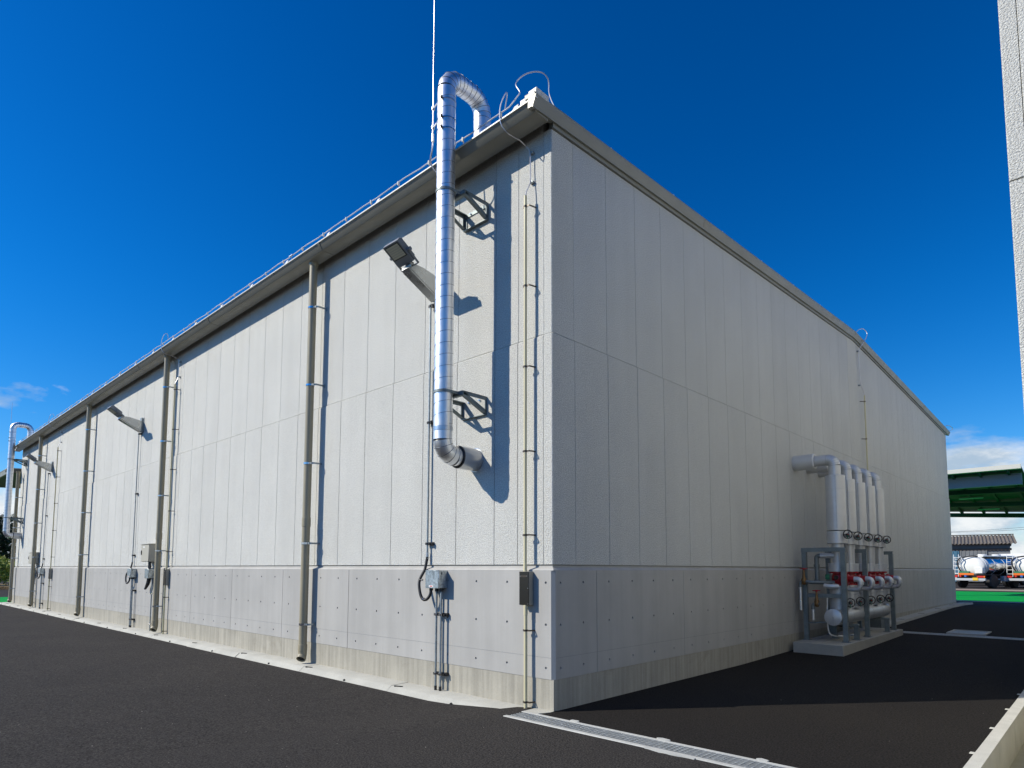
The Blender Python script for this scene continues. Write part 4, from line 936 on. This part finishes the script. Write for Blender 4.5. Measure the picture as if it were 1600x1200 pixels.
    MB().cyl((RX + rc_ + .045, y - .128, .795), (RX + rc_ + .052, y - .138, .795), .008, 8).build('position_mark', 'valve_red', t)
hd = thing('header_pipe', (RX - .02, 7.6, .57), 'thick silver header pipe lying along the pad below the risers', 'pipe')
MB().lathe((RX - .02, 6.10, .57), (0, 1, 0), [(0, .125), (.004, .131), (2.95, .131), (2.955, .12)], 32).build('pipe', 'jacket_alu', hd)
s2 = MB().torus((RX - .02, 6.104, .57), (0, 1, 0), .128, .004, 32, 6)
s2.bar((RX - .02, 6.098, .445), (RX - .02, 6.098, .695), .005, .004, (0, 1, 0))
for yy in (6.75, 7.3, 7.9, 8.5): s2.torus((RX - .02, yy, .57), (0, 1, 0), .131, .0025, 32, 5)
s2.build('jacket_seam', 'galv', hd)
MB().tube([(RX - .02, 9.05, .57)] + arc((RX - .12, 9.05, .57), (1, 0, 0), (0, 1, 0), .10, 0, R(90), 5) + [(.05, 9.15, .57)], .122, 24).build('end_elbow', 'jacket_alu', hd)
def channel(m, a, b, w, d, tk, up, side):
    """steel channel section bar from a to b: web + two flanges"""
    a = Vector(a); b = Vector(b); up = Vector(up); side = Vector(side)
    m.bar(a, b, w, tk, tuple(side) if True else None)
    for s_ in (-1, 1): m.bar(a + up * (s_ * (w / 2 - tk / 2)) + side * (d / 2 + tk / 2), b + up * (s_ * (w / 2 - tk / 2)) + side * (d / 2 + tk / 2), tk, d, tuple(side))
    return m
def leg(m, x, y, z0, z1):
    m.box(x - .035, x + .035, y - .035, y - .028, z0, z1).box(x - .035, x - .028, y - .0278, y + .03, z0, z1).box(x + .028, x + .035, y - .0278, y + .03, z0, z1)
    m.box(x - .055, x + .055, y - .055, y + .055, z0, z0 + .010)
    return m
fr_l = ['grey steel frame standing at the near end of the concrete pad', 'grey steel post and bracket between the second and third risers', 'grey steel post and bracket at the far end of the concrete pad']
for (y, lab), full in zip(zip((6.19, 7.36, 9.10), fr_l), (True, False, False)):
    t = thing('steel_frame', (.77, y, PZ), lab, 'steel frame', 'steel frames around the risers')
    leg(MB(), .775, y, PZ, 1.60).build('leg', 'steel_frame', t)
    leg(MB(), .19, y, PZ, 1.60).build('leg', 'steel_frame', t)
    for xx in (.735, .815): MB().cyl((xx, y - .045, PZ + .01), (xx, y - .045, PZ + .035), .009, 6).build('anchor_bolt', 'stainless', t)
    m = MB().box(.15, .815, y - .035, y - .028, 1.601, 1.665).box(.15, .815, y - .0278, y + .03, 1.657, 1.665).box(.15, .815, y - .0278, y + .03, 1.601, 1.608); m.build('top_beam', 'steel_frame', t)
    if full:
        MB().box(.23, .735, y - .03, y - .023, .87, .93).box(.23, .735, y - .0228, y + .03, .923, .93).build('mid_beam', 'steel_frame', t)
        MB().bar((.226, y, .46), (.74, y, .50), .02, .02, (0, 0, 1)).build('tie_rod', 'steel_frame', t)
        for xx in (.35, .56): MB().cyl((xx, y + .0, 1.666), (xx, y, 1.69), .010, 6).build('bolt', 'galv', t)
for yy, lab in ((6.72, 'low steel saddle stand carrying the near part of the header pipe'), (8.60, 'low steel saddle stand carrying the far part of the header pipe')):
    t = thing('pipe_stand', (RX, yy, PZ), lab, 'pipe stand', 'stands under the header pipe')
    leg(MB(), .78, yy, PZ, .40).build('leg', 'steel_frame', t); leg(MB(), .45, yy, PZ, .40).build('leg', 'steel_frame', t)
    MB().box(.41, .82, yy - .035, yy + .035, .401, .437, .004).build('saddle', 'steel_frame', t)
# drain piping with bronze valves at the near end
t = thing('drain_piping', (.35, 6.3, PZ), 'dark grey drain piping with bronze valves and red handwheels inside the near frame', 'pipework')
m = MB().tube([(.60, 6.36, 1.54), (.45, 6.30, 1.54), (.41, 6.28, 1.54)] + arc((.39, 6.275, 1.50), (0, 0, 1), (-1, 0, 0), .04, R(20), R(90), 4) + [(.35, 6.27, 1.12)], .036, 12); m.build('pipe', 'pipe_grey', t)
MB().cyl((.60, 6.34, 1.54), (.40, 6.28, 1.54), .045, 14).build('insulation', 'jacket_alu', t)
MB().cyl((.35, 6.27, 1.10), (.35, 6.27, 1.15), .05, 12).cyl((.35, 6.27, 1.36), (.35, 6.27, 1.40), .045, 12).build('union', 'pipe_grey', t)
MB().tube([(.20, 6.12, 1.13), (.30, 6.14, 1.11), (.45, 6.2, 1.11), (.60, 6.3, 1.11)], .030, 12).build('pipe', 'pipe_grey', t)
MB().tube([(.60, 6.26, 1.06), (.68, 6.15, 1.05), (.60, 6.12, 1.05), (.50, 6.14, 1.06)], .040, 12).build('insulation', 'jacket_alu', t)
for (vx, vy, vz, dz) in ((.20, 6.10, 1.33, .40), (.38, 6.12, .98, .20)):
    MB().lathe((vx, vy, vz - .26), (0, 0, 1), [(0, .022), (.03, .040), (.09, .040), (.12, .024), (.22, .015), (.245, .012)], 14).build('valve_body', 'bronze', t)
    m = MB(); handwheel(m, (vx, vy, vz), (0, 0, 1), .055); m.build('handwheel', 'valve_red', t)
    MB().tube([(vx + .04, vy, vz - .21), (vx - .02, vy, vz - .21)] + arc((vx - .02, vy, vz - .25), (0, 0, 1), (-1, 0, 0), .04, R(10), R(90), 4) + [(vx - .06, vy, vz - .25 - dz)], .028, 12).build('drain_elbow', 'pipe_grey', t)
    MB().cyl((vx - .06, vy, vz - .30), (vx - .06, vy, vz - .25 - dz - .02), .031, 12).build('drain_pipe', 'galv', t)
MB().box(.50, .56, 6.18, 6.20, 1.16, 1.24, .005).build('lever', 'valve_green', t)
MB().tube(spline([(.50, 6.25, .88), (.49, 6.25, .60), (.50, 6.25, .34), (.56, 6.28, .27), (.68, 6.4, .26), (.74, 6.9, .26)], 5), .012, 8).build('small_pipe', 'galv', t)
MB().torus((.66, 6.19, 1.19), (1, -1, 0), .03, .008, 16, 6).cyl((.655, 6.195, 1.19), (.665, 6.185, 1.19), .03, 16).build('pressure_gauge', 'black_iron', t)
t = thing('junction_boxes', (.3, 8.4, PZ), 'small dark boxes on the wall behind the header pipe', 'junction box')
MB().box(.06, .20, 7.95, 8.12, .28, .52, .006).build('box', 'black_iron', t); MB().box(.06, .22, 8.35, 8.55, .24, .38, .006).build('box', 'pipe_grey', t)
t = thing('wall_box', (.4, 10.0, .2), 'grey box standing against the plinth past the far end of the pad', 'box')
MB().box(.10, .36, 9.92, 10.2, .11, .36, .006).build('box', 'pipe_grey', t); MB().box(.09, .37, 9.91, 10.21, .3605, .372, .003).build('lid', 'galv_dull', t)

# ------------------------------------------------------------------ green canopy over the yard behind
cp = thing('canopy', (-1, 32, .1), 'open steel canopy with dark green underside and cream fascia beyond the alley', 'canopy')
Y0, Y1, X1 = 28.0, 37.0, 1.28
def cxl(y): return -4.9 + 2.3 * (y - Y0) / (Y1 - Y0)                  # the left edge runs askew
def czs(x, y): return 5.44 - (0.112 + 0.007 * (x + 2)) * (y - Y0)     # underside of the sheet
def cslab(name, x0, x1, ya, yb_, d0, d1, material):
    vs = [(x, y, czs(x, y) + d) for d in (d0, d1) for x, y in ((x0(ya), ya), (x1, ya), (x1, yb_), (x0(yb_), yb_))]
    return MB().add(vs, [(0, 3, 2, 1), (4, 5, 6, 7), (0, 1, 5, 4), (1, 2, 6, 5), (2, 3, 7, 6), (3, 0, 4, 7)]).build(name, material, cp)
cslab('roof_sheet', cxl, X1, Y0, Y1, 0.0, .06, 'canopy_green')
MB().prism([(Y0 - .02, 5.38), (Y0 - .15, 5.40), (Y0 - .15, 5.575), (Y0 - .02, 5.575)], 'x', cxl(Y0), X1).build('fascia', 'canopy_fascia', cp)
MB().box(cxl(Y0) + .2, X1 - .05, Y0 + .6, Y0 + .72, 4.86, 5.30).build('main_beam', 'canopy_beam', cp)
MB().box(cxl(Y0) + .2, X1 - .05, Y0 + .54, Y0 + .78, 4.825, 4.858).build('beam_flange', 'canopy_beam', cp)
for k in range(6):
    xx = X1 - .45 - .95 * k
    if xx > cxl(Y1): MB().bar((xx, Y0 + .02, czs(xx, Y0) - .07), (xx, Y1 - .1, czs(xx, Y1) - .07), .09, .13, (0, 0, 1)).build('rafter', 'canopy_green', cp)
for k in range(3):
    yy = Y0 + 2.8 + 2.9 * k; cslab('cross_beam', cxl, X1 - .1, yy, yy + .14, -.34, -.14, 'canopy_green')
for xx, yy, L in ((-1.62, 30.0, .80), (-1.05, 32.6, .95), (-.72, 35.4, .90), (-3.6, 30.0, .9), (-2.9, 32.6, .9)):
    z = czs(xx, yy) - .13; MB().box(xx - L / 2, xx + L / 2, yy - .06, yy + .06, z - .06, z, .01).build('strip_lamp', 'lamp_tube', cp)
MB().box(-4.5, -4.3, Y0 + .56, Y0 + .76, .09, 4.82).build('column', 'canopy_beam', cp); MB().box(1.05, 1.17, Y1 - .4, Y1 - .28, .09, czs(1.1, Y1) - .02).build('column', 'canopy_beam', cp)

# ------------------------------------------------------------------ parked tanker lorries (built along +Y, rear at the origin)
def tanker(loc, ang, label, tank='tank_white', side='tank_chrome', hoses=True):
    t = thing('tanker_lorry', loc, label, 'tanker lorry', 'tanker lorries parked behind the yard'); base = Vector(loc)
    def W(m): m.v = [(p[0] + base.x, p[1] + base.y, p[2] + base.z) for p in m.v]; return m
    L = 4.6; zc_ = 1.45; r = .72
    prof = [(.25, .05), (.27, .30), (.33, .52), (.43, .66), (.55, r), (L, r), (L + .12, .6), (L + .2, .3), (L + .22, .02)]
    def oval(m, pr):
        n0 = len(m.v); m.lathe((0, 0, zc_), (0, 1, 0), pr, 28)
        for i in range(n0, len(m.v)): x, y, z = m.v[i]; m.v[i] = (x * 1.18, y, zc_ + (z - zc_) * .92)
        return m
    W(oval(MB(), prof[:6])).build('tank_rear', tank, t)
    W(oval(MB(), [(.95, r + .012), (L - .02, r + .012), (L + .12, .6), (L + .2, .3), (L + .22, .02)])).build('tank', side, t)
    for yy in (.62, 1.6, 2.6, 3.6): W(oval(MB(), [(yy, r), (yy + .005, r + .022), (yy + .05, r + .022), (yy + .055, r)])).build('tank_hoop', tank, t)
    W(MB().box(-.55, .55, .9, 4.3, zc_ + .62, zc_ + .72, .02)).build('walkway', tank, t)
    for yy in (1.7, 3.2): W(MB().cyl((0, yy, zc_ + .60), (0, yy, zc_ + .82), .26, 16)).build('hatch', tank, t)
    W(MB().box(-.42, .42, .3, 7.0, .62, .84)).build('chassis', 'truck_black', t)
    W(MB().box(-1.12, 1.12, .02, .14, .50, .66, .01)).build('bumper', 'truck_grey', t)
    W(MB().box(-.55, .45, -.02, .015, .86, 1.00, .01)).build('warning_board', 'truck_orange', t)
    for s_ in (-1, 1):
        W(MB().box(s_ * .62, s_ * 1.02, -.02, .016, .70, .82, .01)).build('tail_lamp', 'truck_red', t)
        W(MB().box(s_ * 1.03, s_ * 1.13, -.02, .016, .70, .82, .01)).build('tail_lamp', 'truck_orange', t)
        W(MB().box(s_ * .66, s_ * 1.1, .16, 1.75, .86, .90, .01)).build('mudguard', 'truck_black', t)
    W(MB().box(.35, .68, -.022, .012, .52, .70)).build('number_plate', 'truck_yellow', t)
    W(MB().box(.42, .92, .10, .42, .98, 1.36, .02)).build('valve_cabinet', 'tank_white', t)
    W(MB().cyl((-.1, -.03, .80), (-.1, .2, .80), .075, 12)).build('outlet_cap', 'truck_blue', t); W(MB().cyl((-.42, -.03, .80), (-.42, .2, .80), .065, 12)).build('outlet_cap', 'truck_red', t)
    W(MB().tube(spline([(-.35, .18, 1.0), (-.50, .06, 1.25), (-.62, .05, 1.7), (-.45, .10, 2.0), (.1, .3, 2.12), (.45, .5, 2.1)], 6), .045, 10)).build('hose', 'truck_black', t)
    W(MB().tube(spline([(-.15, .16, 1.0), (-.28, .02, 1.3), (-.40, .0, 1.7), (-.30, .05, 1.95), (-.6, .3, 2.1)], 6), .040, 10)).build('hose', 'truck_grey', t)
    W(MB().box(-.55, .1, .05, .22, .96, 1.12, .02)).build('pump', 'valve_green', t)
    lad = MB()
    for s_ in (-.95, -.62): lad.bar((s_, .1, .75), (s_, .22, 2.25), .03, .03)
    for k in range(5): lad.bar((-.95, .115 + .022 * k, .95 + .27 * k), (-.62, .115 + .022 * k, .95 + .27 * k), .03, .03)
    W(lad).build('ladder', 'tank_white', t)
    for yy in (1.0, 5.9):
        for s_ in (-1, 1):
            w = W(MB().lathe((s_ * 1.08, yy, .46), (-s_, 0, 0), [(0, .28), (.0, .42), (.03, .46), (.25, .46), (.27, .42), (.27, .28)], 24)).build('wheel', 'truck_black', t)
            W(MB().cyl((s_ * 1.02, yy, .46), (s_ * .98, yy, .46), .27, 16)).build('rim', 'truck_grey', w)
    for s_ in (-1, 1):
        W(MB().box(s_ * .85, s_ * 1.10, 2.0, 4.6, .45, .80, .02)).build('side_guard', 'truck_grey', t)
    W(MB().box(-1.1, 1.1, 5.15, 6.9, .55, 2.35, .12)).build('cab', tank, t)
    W(MB().box(-1.106, 1.106, 5.7, 6.5, 1.45, 2.10, .03)).build('cab_window', 'glass_dark', t)
    t.rotation_euler = (0, 0, ang)
    return t
tanker((-3.45, 47.2, .1), R(-24), 'white tanker lorry with polished tank side, seen from behind past the gable')
tanker((-.62, 48.6, .1), R(-16), 'white tanker lorry parked at the right edge, with ladder and orange board')
tanker((-4.6, 55.5, .1), R(-20), 'red-topped lorry mostly hidden behind the white tankers', tank='truck_red', side='truck_red')

# ------------------------------------------------------------------ old shed behind the lorries
sh = thing('shed', (-5.0, 66, .1), 'old shed with brown corrugated roof and blue doors behind the tankers', 'shed')
SX0, SX1, SY0, SY1, SE, SR = -18.0, -2.9, 66.0, 74.0, 3.66, 4.55
MB().box(SX0, SX1, SY0, SY1, .2, SE - .05).build('wall', 'shed_wall', sh)
MB().prism([(SY0, SE - .049), (SY1, SE - .049), ((SY0 + SY1) / 2, SR - .12)], 'x', SX1 - .1, SX1 - .001).build('gable', 'shed_wall', sh)
def corr(y0, z0, y1, z1, name):
    m = MB(); n = int((SX1 + .5 - SX0) / .045); vs = []; fs = []
    for i in range(n + 1):
        x = SX0 + i * .045; d = .045 * math.cos(2 * math.pi * x / .27)
        vs += [(x, y0, z0 + d), (x, y1, z1 + d), (x, y0, z0 + d - .03), (x, y1, z1 + d - .03)]
    for i in range(n):
        a = 4 * i; b = a + 4; fs += [(a, b, b + 1, a + 1), (a + 2, a + 3, b + 3, b + 2), (a, a + 2, b + 2, b)]
    m.add(vs, fs); return m.build(name, 'shed_roof', sh, smooth=False)
corr(SY0 - .6, SE - .02, (SY0 + SY1) / 2, SR, 'roof_sheet'); corr(SY1 + .6, SE - .02, (SY0 + SY1) / 2, SR - .002, 'roof_sheet')
MB().box(SX0, SX1 + .5, (SY0 + SY1) / 2 - .2, (SY0 + SY1) / 2 + .2, SR + .03, SR + .11, .03).build('ridge_cap', 'shed_roof', sh)
MB().box(SX0, SX1 + .1, SY0 - .10, SY0 - .03, SE - .62, SE - .42).build('door_rail', 'shed_brown', sh)
for k in range(5):
    x0 = SX1 - 1.65 - 2.05 * k; d = MB().box(x0 - 2.0, x0, SY0 - .09, SY0 - .03, .25, SE - .63).build('door', 'shed_door' if k else 'shed_wall', sh)
    for q in range(7): MB().box(x0 - 1.9 + .29 * q, x0 - 1.88 + .29 * q, SY0 - .115, SY0 - .0905, .3, SE - .66).build('door_batten', 'shed_door' if k else 'shed_wall', d)
sh.rotation_euler = (0, 0, R(8))
pw = thing('power_lines', (0, 76, 5), 'thin overhead wires above the old shed', 'power lines')
for k, (za, zb) in enumerate(((4.55, 5.35), (4.7, 5.0))):
    MB().tube([(-14 + 2 * i, 76 + k, za + .7 + (zb - za) * i / 9 - .25 * math.sin(math.pi * i / 9)) for i in range(10)], .014, 6).build('wire', 'black_iron', pw)
wp = thing('utility_pole', (5.0, 78.5, .25), 'plain utility pole carrying the wires, right of the old shed', 'pole')
MB().cyl((5.0, 78.5, .2), (5.0, 78.5, 6.2), .15, 12, .10).build('post', 'drain_concrete', wp); MB().box(4.3, 5.7, 78.45, 78.55, 5.5, 5.6).build('crossarm', 'galv_dull', wp)

# ------------------------------------------------------------------ beyond the far end of the sunlit wall
lc = thing('side_canopy', (-28.5, 1.5, 0), 'low dark-edged canopy roof past the far end of the warehouse', 'canopy')
MB().prism([(-.32, 4.93), (-.32, 5.08), (1.5, 5.16), (1.5, 5.01)], 'x', -33.0, -WL - .06).build('roof_slab', 'trim_dark', lc)
MB().prism([(-.40, 4.90), (-.42, 5.06), (-.33, 5.06), (-.33, 4.90)], 'x', -33.0, -WL - .12).build('gutter', 'gutter_steel', lc)
MB().prism([(-.42, 5.081), (-.42, 5.10), (1.5, 5.188), (1.5, 5.165)], 'x', -33.02, -WL - .06).build('roof_sheet', 'galv_dull', lc)
for xx in (-32.6,): MB().box(xx - .06, xx + .06, 1.2, 1.32, -.06, 5.0).build('column', 'canopy_beam', lc)
MB().box(-26.4, -26.3, -.52, -.30, 4.90, 5.02, .01).build('gutter_spout', 'pipe_beige', lc)

def leaf_mass(m, cx, cy, cz, rx, ry, rz_, n, size, rnd, shell=.55):
    for k in range(n):
        while True:
            p = Vector((rnd.uniform(-1, 1), rnd.uniform(-1, 1), rnd.uniform(-1, 1)))
            if shell < p.length < 1: break
        lump = .82 + .22 * math.sin(p.x * 5 + cx) * math.sin(p.y * 4 + cy) + .12 * math.sin(p.z * 7)
        c = Vector((cx + p.x * rx * lump, cy + p.y * ry * lump, cz + p.z * rz_ * lump))
        if c.z < 0.02: c.z = abs(c.z)
        a = Vector((rnd.gauss(0, 1), rnd.gauss(0, 1), rnd.gauss(0, 1))).normalized(); b = a.cross(Vector((rnd.gauss(0, 1), rnd.gauss(0, 1), rnd.gauss(0, 1)))).normalized()
        s_ = size * rnd.uniform(.6, 1.3)
        m.add([c - a * s_, c + b * s_ * .45, c + a * s_, c - b * s_ * .45], [(0, 1, 2, 3)])
def tree(x, y, h, w, label, leafm, rnd):
    t = thing('tree', (x, y, -.05), label, 'tree', 'trees past the far end of the yard')
    MB().tube([(x, y, -.1), (x + .1, y, h * .3), (x - .05, y + .1, h * .6), (x, y, h * .85)], .2, 10, rs=[.24, .18, .12, .04]).build('trunk', 'bark', t)
    m = MB()
    for k in range(7):
        a = 2.4 * k; m.tube([(x, y, h * (.3 + .05 * k)), (x + .35 * w * math.cos(a), y + .35 * w * math.sin(a), h * (.42 + .05 * k)), (x + .62 * w * math.cos(a), y + .62 * w * math.sin(a), h * (.5 + .055 * k))], .06, 6, rs=[.09, .05, .02])
    m.build('limb', 'bark', t)
    m = MB()
    for k in range(9):
        a = 2.4 * k; rr = .5 * w * (.3 + .7 * rnd.random()); leaf_mass(m, x + rr * math.cos(a), y + rr * math.sin(a), h * (.34 + .062 * k), w * .5, w * .5, h * .17, 1100, .11, rnd, .35)
    m.build('crown', leafm, t, smooth=False)
rt = random.Random(21)
tree(-63, 4.3, 5.9, 3.0, 'dark tree behind the shrubs, seen left of the far duct', 'leaf_dark', rt)
tree(-66, 9.0, 6.4, 3.2, 'dark tree farther right, mostly hidden by the warehouse end', 'leaf_dark', rt)
tree(-61, -.5, 5.6, 2.8, 'dark tree just outside the left edge of the picture', 'leaf_dark', rt)
for k, (x, y, r_, h_, lab) in enumerate(((-50, 2.4, 1.5, 2.1, 'bright green shrub left of the far downpipe, in front of the dark tree'), (-51.5, 5.0, 1.6, 2.2, 'green shrub next to the far end of the warehouse'), (-50.5, -.6, 1.6, 2.0, 'green shrub at the very left edge of the yard'))):
    t = thing('shrub', (x, y, -.06), lab, 'shrub', 'shrubs past the far end of the yard')
    m = MB(); leaf_mass(m, x, y, h_ * .5, r_, r_, h_ * .52, 2600, .085, rt, .45); m.build('foliage', 'leaf_mid', t, smooth=False)
    m = MB(); leaf_mass(m, x, y, h_ * .62, r_ * 1.02, r_ * 1.02, h_ * .48, 2600, .075, rt, .85); m.build('sunlit_leaves', 'leaf_yellow', t, smooth=False)  # bright outer leaves put the shrub's sunlit look into the colour
    m = MB()
    for q in range(6): m.tube([(x, y, -.08), (x + .7 * math.cos(q), y + .7 * math.sin(q), h_ * .6)], .03, 6, rs=[.035, .012])
    m.build('stem', 'bark', t)
m = MB()
for k in range(2600):
    x = rt.uniform(-48.5, -46.5); y = rt.uniform(-2.5, 8); h = rt.uniform(.12, .38); a = rt.uniform(0, 6.28)
    m.add([(x, y, -.06), (x + .02 * math.cos(a), y + .02 * math.sin(a), -.06), (x + .12 * math.cos(a + 1), y + .12 * math.sin(a + 1), -.06 + h)], [(0, 1, 2)])
tag(m.build('dry_grass', 'dry_grass', smooth=False), 'strip of dry yellow grass in front of the shrubs', kind='stuff')
tag(MB().box(-80, -46.6, -40, 40, -.4, -.035).build('verge_ground', 'dry_grass'), 'dry earth bank past the far end of the yard', kind='structure')
